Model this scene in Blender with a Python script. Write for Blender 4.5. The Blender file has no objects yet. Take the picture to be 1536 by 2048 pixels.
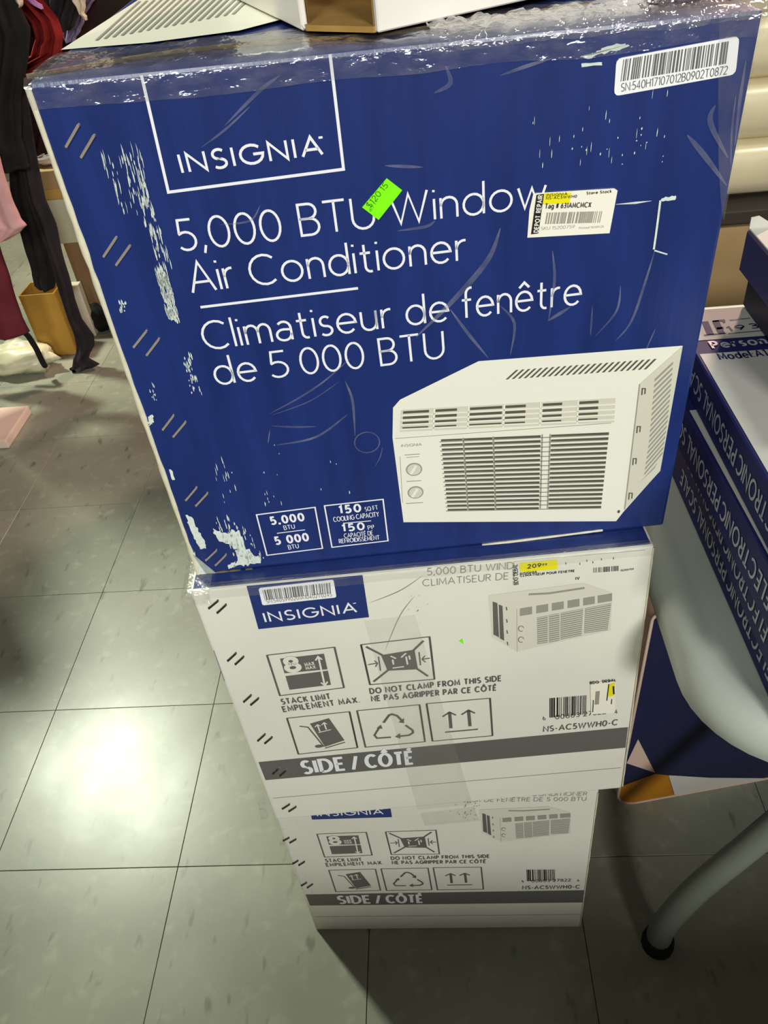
import bpy, bmesh, math, random
from mathutils import Vector, Matrix, noise
random.seed(7)
scene = bpy.context.scene
COL = scene.collection
R_ = math.radians

# ---------------------------------------------------------------- camera
CAM_LOC = Vector((0.44494, -0.87231, 1.19239))
CAM_ROT = Matrix(((0.9956, 0.0564, 0.0745), (0.0198, 0.6524, -0.7577), (-0.0913, 0.7558, 0.6484)))
FPX = 1577.4
cam_d = bpy.data.cameras.new('camera'); cam = bpy.data.objects.new('camera', cam_d); COL.objects.link(cam)
cam.matrix_world = Matrix.Translation(CAM_LOC) @ CAM_ROT.to_quaternion().to_matrix().to_4x4()
cam_d.sensor_fit = 'VERTICAL'; cam_d.sensor_height = 36.0; cam_d.lens = FPX / 2048 * 36.0
cam_d.clip_start = 0.02
scene.camera = cam

# ---------------------------------------------------------------- world, lights, exposure
world = bpy.data.worlds.new('world'); scene.world = world; world.use_nodes = True
bg = world.node_tree.nodes['Background']; bg.inputs['Color'].default_value = (0.95, 0.86, 0.78, 1); bg.inputs['Strength'].default_value = 0.085
def area(name, loc, target, size, size_y, energy, color):
    d = bpy.data.lights.new(name, 'AREA'); d.shape = 'RECTANGLE'; d.size = size; d.size_y = size_y
    d.energy = energy; d.color = color
    o = bpy.data.objects.new(name, d); COL.objects.link(o); o.location = loc
    o.rotation_euler = (Vector(target) - Vector(loc)).to_track_quat('-Z', 'Y').to_euler()
    return o
area('ceiling_light_back', (-1.75, 1.85, 3.2), (-0.3, 0.2, 0), 0.26, 0.26, 132, (0.95, 1.0, 0.80))
area('ceiling_light_far', (2.6, 3.7, 3.0), (-0.3, 0.8, 0), 0.4, 0.4, 150, (1.0, 0.64, 0.52))
area('ceiling_light_front', (1.55, -3.6, 2.40), (0.4, -0.4, 0.7), 0.6, 0.4, 92, (1.0, 0.99, 0.94))
area('ceiling_light_aisle', (-0.1, -3.6, 2.50), (0.4, -0.4, 0.7), 0.6, 0.4, 60, (0.97, 1.0, 0.90))
area('ceiling_light_right', (2.3, -0.45, 3.1), (0.9, -0.4, 0.7), 0.4, 0.4, 32, (0.96, 1.0, 0.86))
scene.view_settings.view_transform = 'Standard'; scene.view_settings.look = 'None'
scene.view_settings.gamma = 1; scene.view_settings.use_curve_mapping = False
scene.view_settings.exposure = 0.0

# ---------------------------------------------------------------- helpers
def s2l(c):
    return tuple((v / 12.92 if v <= 0.04045 else ((v + 0.055) / 1.055) ** 2.4) for v in (x / 255.0 for x in c))
MATS = {}
def mat(name, rgb, rough=0.6, spec=0.4, metal=0.0, var=0.0, vscale=30.0, vstretch=(1, 1, 1), bump=0.0, bscale=200.0, bstretch=(1, 1, 1), coat=0.0, rgb2=None):
    m = bpy.data.materials.new(name); m.use_nodes = True; nt = m.node_tree; b = nt.nodes['Principled BSDF']
    c = s2l(rgb)
    b.inputs['Base Color'].default_value = (*c, 1); b.inputs['Roughness'].default_value = rough
    b.inputs['Metallic'].default_value = metal; b.inputs['Specular IOR Level'].default_value = spec
    if coat: b.inputs['Coat Weight'].default_value = coat; b.inputs['Coat Roughness'].default_value = 0.12
    tc = nt.nodes.new('ShaderNodeTexCoord')
    if var > 0:
        mp = nt.nodes.new('ShaderNodeMapping'); mp.inputs['Scale'].default_value = vstretch
        nz = nt.nodes.new('ShaderNodeTexNoise'); nz.inputs['Scale'].default_value = vscale; nz.inputs['Detail'].default_value = 6
        mx = nt.nodes.new('ShaderNodeMix'); mx.data_type = 'RGBA'
        c2 = s2l(rgb2) if rgb2 else tuple(max(0, v * (1 - var)) for v in c)
        mx.inputs[6].default_value = (*c, 1); mx.inputs[7].default_value = (*c2, 1)
        rp = nt.nodes.new('ShaderNodeMapRange'); rp.inputs[1].default_value = 0.38; rp.inputs[2].default_value = 0.66
        nt.links.new(tc.outputs['Object'], mp.inputs[0]); nt.links.new(mp.outputs[0], nz.inputs['Vector'])
        nt.links.new(nz.outputs['Fac'], rp.inputs[0]); nt.links.new(rp.outputs[0], mx.inputs[0]); nt.links.new(mx.outputs[2], b.inputs['Base Color'])
    if bump > 0:
        mp2 = nt.nodes.new('ShaderNodeMapping'); mp2.inputs['Scale'].default_value = bstretch
        n2 = nt.nodes.new('ShaderNodeTexNoise'); n2.inputs['Scale'].default_value = bscale; n2.inputs['Detail'].default_value = 4
        bp = nt.nodes.new('ShaderNodeBump'); bp.inputs['Strength'].default_value = bump; bp.inputs['Distance'].default_value = 0.002
        nt.links.new(tc.outputs['Object'], mp2.inputs[0]); nt.links.new(mp2.outputs[0], n2.inputs['Vector'])
        nt.links.new(n2.outputs['Fac'], bp.inputs['Height']); nt.links.new(bp.outputs[0], b.inputs['Normal'])
    MATS[name] = m
    return m
def film_mat(name, tint, haze, rough=0.12, bscale=90, bump=0.6, stretch=(1, 1, 1)):
    """clear packing film: mostly see-through with gloss and a little haze"""
    m = bpy.data.materials.new(name); m.use_nodes = True; nt = m.node_tree; nt.nodes.clear()
    out = nt.nodes.new('ShaderNodeOutputMaterial'); tr = nt.nodes.new('ShaderNodeBsdfTransparent')
    gl = nt.nodes.new('ShaderNodeBsdfGlossy'); gl.inputs['Roughness'].default_value = rough; gl.inputs['Color'].default_value = (1, 1, 1, 1)
    df = nt.nodes.new('ShaderNodeBsdfDiffuse'); df.inputs['Color'].default_value = (*s2l(tint), 1)
    m1 = nt.nodes.new('ShaderNodeMixShader'); m2 = nt.nodes.new('ShaderNodeMixShader')
    lw = nt.nodes.new('ShaderNodeLayerWeight'); lw.inputs['Blend'].default_value = 0.5
    pw = nt.nodes.new('ShaderNodeMath'); pw.operation = 'POWER'; pw.inputs[1].default_value = 4.0
    fr = nt.nodes.new('ShaderNodeMath'); fr.operation = 'MULTIPLY_ADD'; fr.inputs[1].default_value = 0.85; fr.inputs[2].default_value = 0.06
    tc = nt.nodes.new('ShaderNodeTexCoord'); mp = nt.nodes.new('ShaderNodeMapping'); mp.inputs['Scale'].default_value = stretch
    nz = nt.nodes.new('ShaderNodeTexNoise'); nz.inputs['Scale'].default_value = bscale; nz.inputs['Detail'].default_value = 3
    bp = nt.nodes.new('ShaderNodeBump'); bp.inputs['Strength'].default_value = bump; bp.inputs['Distance'].default_value = 0.003
    rp = nt.nodes.new('ShaderNodeMapRange'); rp.inputs[1].default_value = 0.4; rp.inputs[2].default_value = 0.75; rp.inputs[3].default_value = haze * 0.35; rp.inputs[4].default_value = haze
    L = nt.links.new
    L(tc.outputs['Object'], mp.inputs[0]); L(mp.outputs[0], nz.inputs['Vector']); L(nz.outputs['Fac'], bp.inputs['Height'])
    L(bp.outputs[0], gl.inputs['Normal']); L(bp.outputs[0], lw.inputs['Normal']); L(lw.outputs['Facing'], pw.inputs[0]); L(pw.outputs[0], fr.inputs[0])
    L(nz.outputs['Fac'], rp.inputs[0]); L(rp.outputs[0], m1.inputs[0]); L(tr.outputs[0], m1.inputs[1]); L(df.outputs[0], m1.inputs[2])
    L(fr.outputs[0], m2.inputs[0]); L(m1.outputs[0], m2.inputs[1]); L(gl.outputs[0], m2.inputs[2]); L(m2.outputs[0], out.inputs[0])
    MATS[name] = m
    return m

# colours
M_NAVY = mat('navy_print_board', (30, 49, 112), 0.30, 0.5, var=0.22, vscale=9, vstretch=(6, 6, 0.7), bump=0.10, bscale=60, bstretch=(5, 5, 0.25))
M_WBOARD = mat('white_print_board', (227, 226, 214), 0.42, 0.4, var=0.07, vscale=6, bump=0.10, bscale=60, bstretch=(5, 5, 0.25))
M_KRAFT = mat('kraft_edge', (118, 104, 80), 0.85, 0.2, var=0.3, vscale=60)
M_CREAM = mat('cream_paper_edge', (214, 208, 184), 0.75, 0.25, var=0.12, vscale=120)
M_WINK = mat('white_ink', (232, 232, 238), 0.4, 0.3)
M_NINK = mat('navy_ink', (32, 50, 112), 0.32, 0.5)
M_GINK = mat('grey_ink', (98, 98, 94), 0.42, 0.35)
M_LGINK = mat('light_grey_ink', (150, 148, 138), 0.45, 0.3)
M_KINK = mat('black_ink', (28, 27, 26), 0.5, 0.3)
M_LABEL = mat('label_paper', (236, 236, 240), 0.45, 0.35)
M_LABELC = mat('cream_label_paper', (238, 234, 220), 0.45, 0.35)
M_YEL = mat('yellow_highlight', (232, 222, 20), 0.5, 0.3)
M_GREEN = mat('neon_green_label', (128, 246, 4), 0.5, 0.3)
M_DGREEN = mat('green_stamp_ink', (40, 110, 8), 0.5, 0.3)
M_SCUFF = mat('scuffed_white_fibre', (212, 222, 214), 0.9, 0.1, var=0.12, vscale=300)
M_STEEL = mat('staple_steel', (176, 164, 150), 0.3, 0.6, metal=0.3)
M_STEELD = mat('dark_staple_steel', (96, 90, 80), 0.35, 0.5, metal=0.8)
M_FILM = film_mat('clear_packing_film', (168, 166, 182), 0.19, 0.14, 70, 0.7, (1, 1, 2.2))
M_FILMC = film_mat('crumpled_film', (200, 198, 196), 0.16, 0.08, 120, 1.0)
M_CREASE = film_mat('film_crease', (170, 172, 190), 0.34, 0.2, 60, 0.3)
M_TAPE = film_mat('clear_tape', (200, 196, 190), 0.10, 0.22, 30, 0.25)
# picture inks
M_P1 = mat('picture_white', (230, 229, 216), 0.4, 0.35)
M_P2 = mat('picture_shade', (206, 204, 186), 0.4, 0.35)
M_P3 = mat('picture_grey', (150, 148, 138), 0.4, 0.35)
M_P4 = mat('picture_dark', (88, 85, 76), 0.4, 0.35)
M_P5 = mat('picture_slat', (220, 218, 200), 0.4, 0.35)
M_P6 = mat('picture_pale', (212, 210, 196), 0.4, 0.35)

def ray(px, py):
    return (CAM_ROT @ Vector(((px - 768) / FPX, -(py - 1024) / FPX, -1.0)))
def on_plane(px, py, O, N):
    d = ray(px, py); t = (Vector(O) - CAM_LOC).dot(N) / d.dot(N)
    return CAM_LOC + d * t
def at_y(px, py, Y): return on_plane(px, py, (0, Y, 0), Vector((0, -1, 0)))
def at_z(px, py, Z): return on_plane(px, py, (0, 0, Z), Vector((0, 0, 1)))

def tag(o, label=None, cat=None, group=None, kind=None):
    if label: o['label'] = label
    if cat: o['category'] = cat
    if group: o['group'] = group
    if kind: o['kind'] = kind
    return o
def thing(name, label, cat, loc=(0, 0, 0), rz=0.0, group=None):
    o = bpy.data.objects.new(name, None); COL.objects.link(o); o.location = loc; o.rotation_euler = (0, 0, rz)
    o.empty_display_size = 0.05
    o['_m'] = 0
    del o['_m']
    return tag(o, label, cat, group)
def root_inv(o):
    while o.parent: o = o.parent
    return (Matrix.Translation(o.location) @ o.rotation_euler.to_matrix().to_4x4()).inverted()

class MB:
    """collects polygons in world space, then links them as ONE mesh object"""
    def __init__(s): s.v = []; s.f = []; s.mi = []
    def poly(s, pts, mi=0):
        n = len(s.v); s.v += [Vector(p) for p in pts]; s.f.append(list(range(n, n + len(pts)))); s.mi.append(mi)
    def box(s, x0, x1, y0, y1, z0, z1, M=None):
        c = [Vector((x, y, z)) for z in (z0, z1) for y in (y0, y1) for x in (x0, x1)]
        if M: c = [M @ p for p in c]
        n = len(s.v); s.v += c
        for q in ((0, 2, 3, 1), (4, 5, 7, 6), (0, 1, 5, 4), (2, 6, 7, 3), (0, 4, 6, 2), (1, 3, 7, 5)):
            s.f.append([n + i for i in q]); s.mi.append(0)
    def grid(s, rows, close=False):
        n = len(s.v); m = len(rows[0])
        for r in rows: s.v += [Vector(p) for p in r]
        for i in range(len(rows) - 1):
            for j in range(m if close else m - 1):
                k = (j + 1) % m
                s.f.append([n + i * m + j, n + i * m + k, n + (i + 1) * m + k, n + (i + 1) * m + j]); s.mi.append(0)
    def cap(s, ring):
        n = len(s.v); s.v += [Vector(p) for p in ring]; s.f.append(list(range(n, n + len(ring)))); s.mi.append(0)
    def tube(s, path, r, seg=10, caps=True):
        path = [Vector(p) for p in path]; rr = r if isinstance(r, (list, tuple)) else [r] * len(path)
        rows = []; up = Vector((0.13, 0.21, 0.97))
        for i, p in enumerate(path):
            t = (path[min(i + 1, len(path) - 1)] - path[max(i - 1, 0)]).normalized()
            a = t.cross(up)
            if a.length < 1e-3: a = t.cross(Vector((1, 0, 0)))
            a.normalize(); b = t.cross(a)
            rows.append([p + (a * math.cos(2 * math.pi * k / seg) + b * math.sin(2 * math.pi * k / seg)) * rr[i] for k in range(seg)])
        s.grid(rows, True)
        if caps: s.cap(rows[0][::-1]); s.cap(rows[-1])
    def build(s, name, m, parent=None, bevel=0.0, smooth=False, seg=2, clean=False, world=True):
        me = bpy.data.meshes.new(name)
        inv = root_inv(parent) if (parent and world) else Matrix.Identity(4)
        me.from_pydata([tuple(inv @ p) for p in s.v], [], s.f)
        for x in (m if isinstance(m, (list, tuple)) else [m]): me.materials.append(x)
        for p, i in zip(me.polygons, s.mi): p.material_index = i
        if bevel > 0 or clean:
            bm = bmesh.new(); bm.from_mesh(me)
            bmesh.ops.remove_doubles(bm, verts=bm.verts, dist=1e-5)
            bmesh.ops.recalc_face_normals(bm, faces=bm.faces)
            if bevel > 0:
                es = [e for e in bm.edges if len(e.link_faces) == 2 and e.calc_face_angle(0) > 0.5]
                bmesh.ops.bevel(bm, geom=es, offset=bevel, segments=seg, affect='EDGES', profile=0.6)
            bm.to_mesh(me); bm.free()
        if smooth:
            for p in me.polygons: p.use_smooth = True
        o = bpy.data.objects.new(name, me); COL.objects.link(o)
        if parent: o.parent = parent
        return o

class Face:
    """a real flat face in the place: origin, two axes, outward normal; px() turns a photo point into face coordinates"""
    def __init__(s, O, U, V):
        s.O = Vector(O); s.U = Vector(U).normalized(); s.V = Vector(V).normalized(); s.N = s.U.cross(s.V)
    def px(s, p):
        w = on_plane(p[0], p[1], s.O, s.N) - s.O
        return (w.dot(s.U), w.dot(s.V))
    def w(s, uv, off=0.0): return s.O + s.U * uv[0] + s.V * uv[1] + s.N * off
class Print:
    """flat print on a face: filled shapes, lines and lettering"""
    def __init__(s, face, off=0.0004): s.F = face; s.off = off; s.mb = MB()
    def uvpoly(s, uvs, mi=0):
        a = sum(uvs[i][0] * uvs[(i + 1) % len(uvs)][1] - uvs[(i + 1) % len(uvs)][0] * uvs[i][1] for i in range(len(uvs)))
        if a < 0: uvs = uvs[::-1]
        s.mb.poly([s.F.w(q, s.off) for q in uvs], mi)
    def poly(s, pts, mi=0): s.uvpoly([s.F.px(p) for p in pts], mi)
    def uvline(s, uvs, w, mi=0, taper=False, closed=False):
        n = len(uvs)
        if closed: uvs = list(uvs) + [uvs[0]]
        L = []; Rr = []; m = len(uvs)
        V2 = [Vector(u) for u in uvs]
        for i in range(m):
            a = V2[i] - V2[i - 1] if i > 0 else (V2[0] - V2[-2] if closed else V2[1] - V2[0])
            b = V2[i + 1] - V2[i] if i < m - 1 else (V2[1] - V2[0] if closed else V2[i] - V2[i - 1])
            if a.length < 1e-9: a = b
            if b.length < 1e-9: b = a
            a.normalize(); b.normalize()
            na = Vector((-a.y, a.x)); nb = Vector((-b.y, b.x)); k = na + nb
            if k.length < 1e-3: k = na
            k.normalize(); sc = 1 / max(0.45, k.dot(na))
            ww = w * 0.5 * sc
            if taper: ww *= 0.15 + 0.85 * math.sin(math.pi * min(1, max(0, i / (m - 1))))
            L.append(V2[i] + k * ww); Rr.append(V2[i] - k * ww)
        for i in range(m - 1): s.uvpoly([L[i], Rr[i], Rr[i + 1], L[i + 1]], mi)
    def line(s, pts, w, mi=0, taper=False, closed=False): s.uvline([s.F.px(p) for p in pts], w, mi, taper, closed)
    def frame(s, pts, w): s.line(pts, w, closed=True)
    def quadmap(s, pts):
        a, b, c, d = [Vector(s.F.px(p)) for p in pts]     # TL TR BR BL
        return lambda u, v: (a * (1 - u) * (1 - v) + b * u * (1 - v) + c * u * v + d * (1 - u) * v)
    def ellipse(s, c, rx, ry, mi=0, n=20):
        u, v = s.F.px(c); s.uvpoly([(u + rx * math.cos(2 * math.pi * k / n), v + ry * math.sin(2 * math.pi * k / n)) for k in range(n)], mi)
    def bars(s, pts, n, seed, fill=0.5, mi=0):
        f = s.quadmap(pts); rnd = random.Random(seed); ws = [rnd.choice((1, 1, 1, 2, 2, 3)) for _ in range(2 * n)]
        t = sum(ws); x = 0
        for i, w_ in enumerate(ws):
            if i % 2 == 0: s.uvpoly([f(x / t, 0), f((x + w_) / t, 0), f((x + w_) / t, 1), f(x / t, 1)], mi)
            x += w_
    def text(s, txt, p0, p1, cap, wt, mi=0, italic=0.0, uv=False):
        """lettering along the baseline p0 to p1; cap: cap height in photo pixels at p0 (or in metres when uv)"""
        if uv: a, b, h = Vector(p0), Vector(p1), cap
        else:
            a = Vector(s.F.px(p0)); b = Vector(s.F.px(p1))
            h = (Vector(s.F.px((p0[0] - 0.2 * cap, p0[1] - cap))) - a).length * 0.985
        strokes, W = layout(txt, wt); d = b - a; ln = d.length; d.normalize(); nrm = Vector((-d.y, d.x)); k = ln / W
        for st in strokes:
            pts = [a + d * ((x + italic * y) * k) + nrm * (y * h) for x, y in st]
            s.uvline(pts, wt * h, mi)
    def build(s, name, m, parent, label=None):
        o = s.mb.build(name, m, parent)
        if label: o['label'] = label
        return o

# ---------------------------------------------------------------- a stroke alphabet
def arc(cx, cy, rx, ry, a0, a1, n=None):
    n = n or max(5, int(abs(a1 - a0) / 20))
    return [(cx + rx * math.cos(R_(a0 + (a1 - a0) * i / n)), cy + ry * math.sin(R_(a0 + (a1 - a0) * i / n))) for i in range(n + 1)]
def P(*it):
    r = []
    for i in it:
        if isinstance(i, list): r += i
        else: r.append(i)
    return r
G = {}
def g(ch, w, *st): G[ch] = (w, list(st))
g('A', .84, P((0, 0), (.42, 1), (.84, 0)), P((.14, .33), (.70, .33)))
g('B', .58, P((0, .53), (.30, .53), arc(.30, .765, .24, .235, -90, 90), (0, 1), (0, 0), (.32, 0), arc(.32, .265, .27, .265, -90, 90), (0, .53)))
g('C', .84, arc(.48, .5, .48, .5, 48, 312))
g('D', .76, P((0, 0), (0, 1), (.28, 1), arc(.28, .5, .48, .5, 90, -90), (0, 0)))
g('E', .54, P((.54, 1), (0, 1), (0, 0), (.54, 0)), P((0, .52), (.47, .52)))
g('F', .52, P((.52, 1), (0, 1), (0, 0)), P((0, .5), (.45, .5)))
g('G', .92, P(arc(.48, .5, .48, .5, 45, 360), (.55, .5)))
g('H', .70, P((0, 0), (0, 1)), P((.7, 0), (.7, 1)), P((0, .52), (.7, .52)))
g('I', .0, P((0, 0), (0, 1)))
g('J', .4, P((.4, 1), (.4, .25), arc(.2, .25, .2, .25, 0, -170)))
g('K', .62, P((0, 0), (0, 1)), P((.6, 1), (0, .42)), P((.2, .6), (.62, 0)))
g('L', .48, P((0, 1), (0, 0), (.48, 0)))
g('M', .88, P((0, 0), (.06, 1), (.44, .2), (.82, 1), (.88, 0)))
g('N', .74, P((0, 0), (0, 1), (.74, 0), (.74, 1)))
g('O', .98, arc(.49, .5, .49, .5, 90, 450, 24))
g('P', .54, P((0, 0), (0, 1), (.28, 1), arc(.28, .74, .26, .26, 90, -90), (0, .48)))
g('Q', .98, arc(.49, .5, .49, .5, 90, 450, 24), P((.6, .3), (.95, 0)))
g('R', .58, P((0, 0), (0, 1), (.28, 1), arc(.28, .74, .26, .26, 90, -90), (0, .48)), P((.26, .48), (.58, 0)))
g('S', .56, P(arc(.29, .745, .25, .255, 40, 270), arc(.28, .245, .28, .245, 90, -140)))
g('T', .68, P((0, 1), (.68, 1)), P((.34, 1), (.34, 0)))
g('U', .68, P((0, 1), (0, .34), arc(.34, .34, .34, .34, 180, 360), (.68, 1)))
g('V', .8, P((0, 1), (.4, 0), (.8, 1)))
g('W', 1.16, P((0, 1), (.30, 0), (.58, .95), (.86, 0), (1.16, 1)))
g('X', .7, P((0, 0), (.7, 1)), P((0, 1), (.7, 0)))
g('Y', .7, P((0, 1), (.35, .48), (.7, 1)), P((.35, .48), (.35, 0)))
g('Z', .64, P((0, 1), (.64, 1), (0, 0), (.64, 0)))
X = .68
g('a', .52, P(arc(.27, X - .23, .23, .23, 140, 0), (.5, 0)), P((.5, .38), (.28, .4), arc(.23, .2, .23, .2, 90, 270), arc(.26, .27, .24, .27, -90, -5)))
g('b', .62, P((0, 1.06), (0, 0)), arc(.31, X / 2, .31, X / 2, 90, 450, 18))
g('c', .54, arc(.32, X / 2, .32, X / 2, 48, 312))
g('d', .62, P((.62, 1.06), (.62, 0)), arc(.31, X / 2, .31, X / 2, 90, 450, 18))
g('e', .62, P((.02, .36), (.62, .36), arc(.31, X / 2, .31, X / 2, 4, 318)))
g('f', .38, P(arc(.36, .84, .2, .22, 80, 180), (.16, 0)), P((0, X - .04), (.36, X - .04)))
g('g', .62, arc(.31, X / 2, .31, X / 2, 90, 450, 18), P((.62, X), (.62, -.05), arc(.32, -.05, .3, .24, 0, -150)))
g('h', .5, P((0, 1.06), (0, 0)), P((0, .4), arc(.25, .42, .25, .26, 170, 0), (.5, 0)))
g('i', .0, P((0, 0), (0, X)), P((-.005, .90), (.005, .97)))
g('j', .1, P((.1, X), (.1, -.1), arc(-.05, -.1, .15, .15, 0, -90)))
g('k', .46, P((0, 0), (0, 1.06)), P((.44, X), (0, .28)), P((.14, .4), (.46, 0)))
g('l', .0, P((0, 0), (0, 1.06)))
g('m', .84, P((0, 0), (0, X)), P((0, .4), arc(.21, .43, .21, .25, 170, 0), (.42, 0)), P((.42, .4), arc(.63, .43, .21, .25, 170, 0), (.84, 0)))
g('n', .5, P((0, 0), (0, X)), P((0, .4), arc(.25, .42, .25, .26, 170, 0), (.5, 0)))
g('o', .66, arc(.33, X / 2, .33, X / 2, 90, 450, 20))
g('p', .62, P((0, X), (0, -.28)), arc(.31, X / 2, .31, X / 2, 90, 450, 18))
g('r', .30, P((0, 0), (0, X)), P((0, .38), arc(.26, .40, .26, .27, 175, 80)))
g('s', .40, P(arc(.2, X - .17, .17, .17, 40, 270), arc(.2, .17, .2, .17, 90, -140)))
g('t', .36, P((.15, .92), (.15, .2), arc(.31, .18, .16, .18, 180, 290)), P((0, X - .04), (.34, X - .04)))
g('u', .5, P((0, X), (0, .26), arc(.25, .26, .25, .26, 180, 360), (.5, X)), P((.5, X), (.5, 0)))
g('v', .52, P((0, X), (.26, 0), (.52, X)))
g('w', .84, P((0, X), (.21, 0), (.42, .64), (.63, 0), (.84, X)))
g('x', .48, P((0, 0), (.48, X)), P((0, X), (.48, 0)))
g('y', .52, P((0, X), (.26, 0)), P((.52, X), (.18, -.28)))
g('z', .44, P((0, X), (.44, X), (0, 0), (.44, 0)))
g('0', .62, arc(.31, .5, .31, .5, 90, 450, 22))
g('1', .22, P((0, .82), (.2, 1), (.2, 0)))
g('2', .54, P(arc(.27, .72, .27, .28, 160, -35), (0, 0), (.56, 0)))
g('3', .54, P(arc(.26, .76, .24, .24, 140, -90), arc(.26, .27, .28, .27, 90, -140)))
g('4', .6, P((.45, 0), (.45, 1), (0, .27), (.6, .27)))
g('5', .54, P((.50, 1), (.10, 1), (.06, .56), arc(.24, .30, .30, .30, 125, -140)))
g('6', .58, P((.42, 1), (.06, .42), arc(.29, .29, .29, .29, 150, 510)))
g('7', .56, P((0, 1), (.56, 1), (.16, 0)))
g('8', .56, arc(.28, .76, .23, .24, 270, 630, 16), arc(.28, .26, .28, .26, 90, 450, 16))
g('9', .58, P((.16, 0), (.52, .58), arc(.29, .71, .29, .29, -30, 330)))
g(',', .08, P((.08, .10), (.0, -.16)))
g('.', .04, P((0, .0), (0, .06)))
g(':', .04, P((0, .02), (0, .10)), P((0, .50), (0, .58)))
g('/', .4, P((0, -.05), (.4, 1.05)))
g('-', .3, P((0, .4), (.3, .4)))
g('#', .6, P((.1, 0), (.25, 1)), P((.4, 0), (.55, 1)), P((0, .33), (.6, .33)), P((0, .66), (.6, .66)))
g('$', .56, *G['S'][1], P((.28, -.12), (.28, 1.12)))
g('É', .54, *G['E'][1], P((.2, 1.12), (.38, 1.3)))
g('Ô', .98, *G['O'][1], P((.3, 1.1), (.49, 1.28), (.68, 1.1)))
g('Ê', .54, *G['E'][1], P((.1, 1.1), (.27, 1.28), (.44, 1.1)))
g('ê', .62, *G['e'][1], P((.12, .82), (.31, 1.0), (.50, .82)))
g('²', .28, P(arc(.13, .86, .13, .14, 160, -35), (0, .5), (.28, .5)))
g(' ', .18)
def layout(txt, wt=.08, sp=None):
    sp = .07 + 1.6 * wt if sp is None else sp
    x = 0; out = []
    for i, ch in enumerate(txt):
        w, st = G[ch]
        for s_ in st: out.append([(x + a, b) for a, b in s_])
        x += w + sp
    return out, max(x - sp, .05)

# ---------------------------------------------------------------- floor
floor_b = MB(); floor_b.box(-7, 7, -6, 8, -0.06, -0.0042)
M_JOINT = mat('dark_tile_joint', (96, 94, 80), 0.8, 0.2, var=0.3, vscale=20)
floor = tag(floor_b.build('floor', M_JOINT), kind='structure')
TILE = .3048
M_TILES = []
def tile_mat(i, rgb):
    m = mat('vinyl_tile_%d' % i, rgb, 0.30, 0.5, var=0.16, vscale=5.5, bump=0.05, bscale=26)
    nt = m.node_tree; b = nt.nodes['Principled BSDF']; tc = [n for n in nt.nodes if n.type == 'TEX_COORD'][0]
    # pale chips and dark scuffs, in world space so no two tiles match
    geo = nt.nodes.new('ShaderNodeNewGeometry')
    for l in list(nt.links):
        if l.from_node == tc: nt.links.new(geo.outputs['Position'], l.to_socket)
    base = b.inputs['Base Color'].links[0].from_socket
    n1 = nt.nodes.new('ShaderNodeTexNoise'); n1.inputs['Scale'].default_value = 48; n1.inputs['Detail'].default_value = 2
    mp = nt.nodes.new('ShaderNodeMapping'); mp.inputs['Rotation'].default_value = (0, 0, .7); mp.inputs['Scale'].default_value = (1, .35, 1)
    nt.links.new(geo.outputs['Position'], mp.inputs[0]); nt.links.new(mp.outputs[0], n1.inputs['Vector'])
    r1 = nt.nodes.new('ShaderNodeMapRange'); r1.inputs[1].default_value = .64; r1.inputs[2].default_value = .74; r1.inputs[4].default_value = .55
    x1 = nt.nodes.new('ShaderNodeMix'); x1.data_type = 'RGBA'; x1.inputs[7].default_value = (*s2l((76, 76, 64)), 1)
    nt.links.new(n1.outputs['Fac'], r1.inputs[0]); nt.links.new(r1.outputs[0], x1.inputs[0]); nt.links.new(base, x1.inputs[6])
    n2 = nt.nodes.new('ShaderNodeTexNoise'); n2.inputs['Scale'].default_value = 34; n2.inputs['Detail'].default_value = 5
    r2 = nt.nodes.new('ShaderNodeMapRange'); r2.inputs[1].default_value = .56; r2.inputs[2].default_value = .72; r2.inputs[4].default_value = .35
    x2 = nt.nodes.new('ShaderNodeMix'); x2.data_type = 'RGBA'; x2.inputs[7].default_value = (*s2l((178, 178, 160)), 1)
    nt.links.new(geo.outputs['Position'], n2.inputs['Vector']); nt.links.new(n2.outputs['Fac'], r2.inputs[0]); nt.links.new(r2.outputs[0], x2.inputs[0])
    nt.links.new(x1.outputs[2], x2.inputs[6]); nt.links.new(x2.outputs[2], b.inputs['Base Color'])
    # worn polish
    n3 = nt.nodes.new('ShaderNodeTexNoise'); n3.inputs['Scale'].default_value = 9; n3.inputs['Detail'].default_value = 6
    r3 = nt.nodes.new('ShaderNodeMapRange'); r3.inputs[3].default_value = .26; r3.inputs[4].default_value = .38
    nt.links.new(geo.outputs['Position'], n3.inputs['Vector']); nt.links.new(n3.outputs['Fac'], r3.inputs[0]); nt.links.new(r3.outputs[0], b.inputs['Roughness'])
    return m
for i, c in enumerate(((146, 148, 132), (141, 144, 128), (150, 151, 136))): M_TILES.append(tile_mat(i, c))
TB = []
for i in range(3):
    t = MB(); gp = .0005; t.box(gp, TILE - gp, gp, TILE - gp, -.004, 0); TB.append(t.build('floor_tile', M_TILES[i], bevel=.0004, seg=1))
for o in TB: COL.objects.unlink(o)
for ix in range(-8, 8):
    for iy in range(-7, 11):
        o = TB[(ix * 7 + iy * 5 + (ix * iy) % 3) % 3].copy(); o.name = 'floor_tile'; COL.objects.link(o); o.parent = floor
        o.location = (ix * TILE, iy * TILE, 0)
for o in TB: bpy.data.objects.remove(o)

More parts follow.
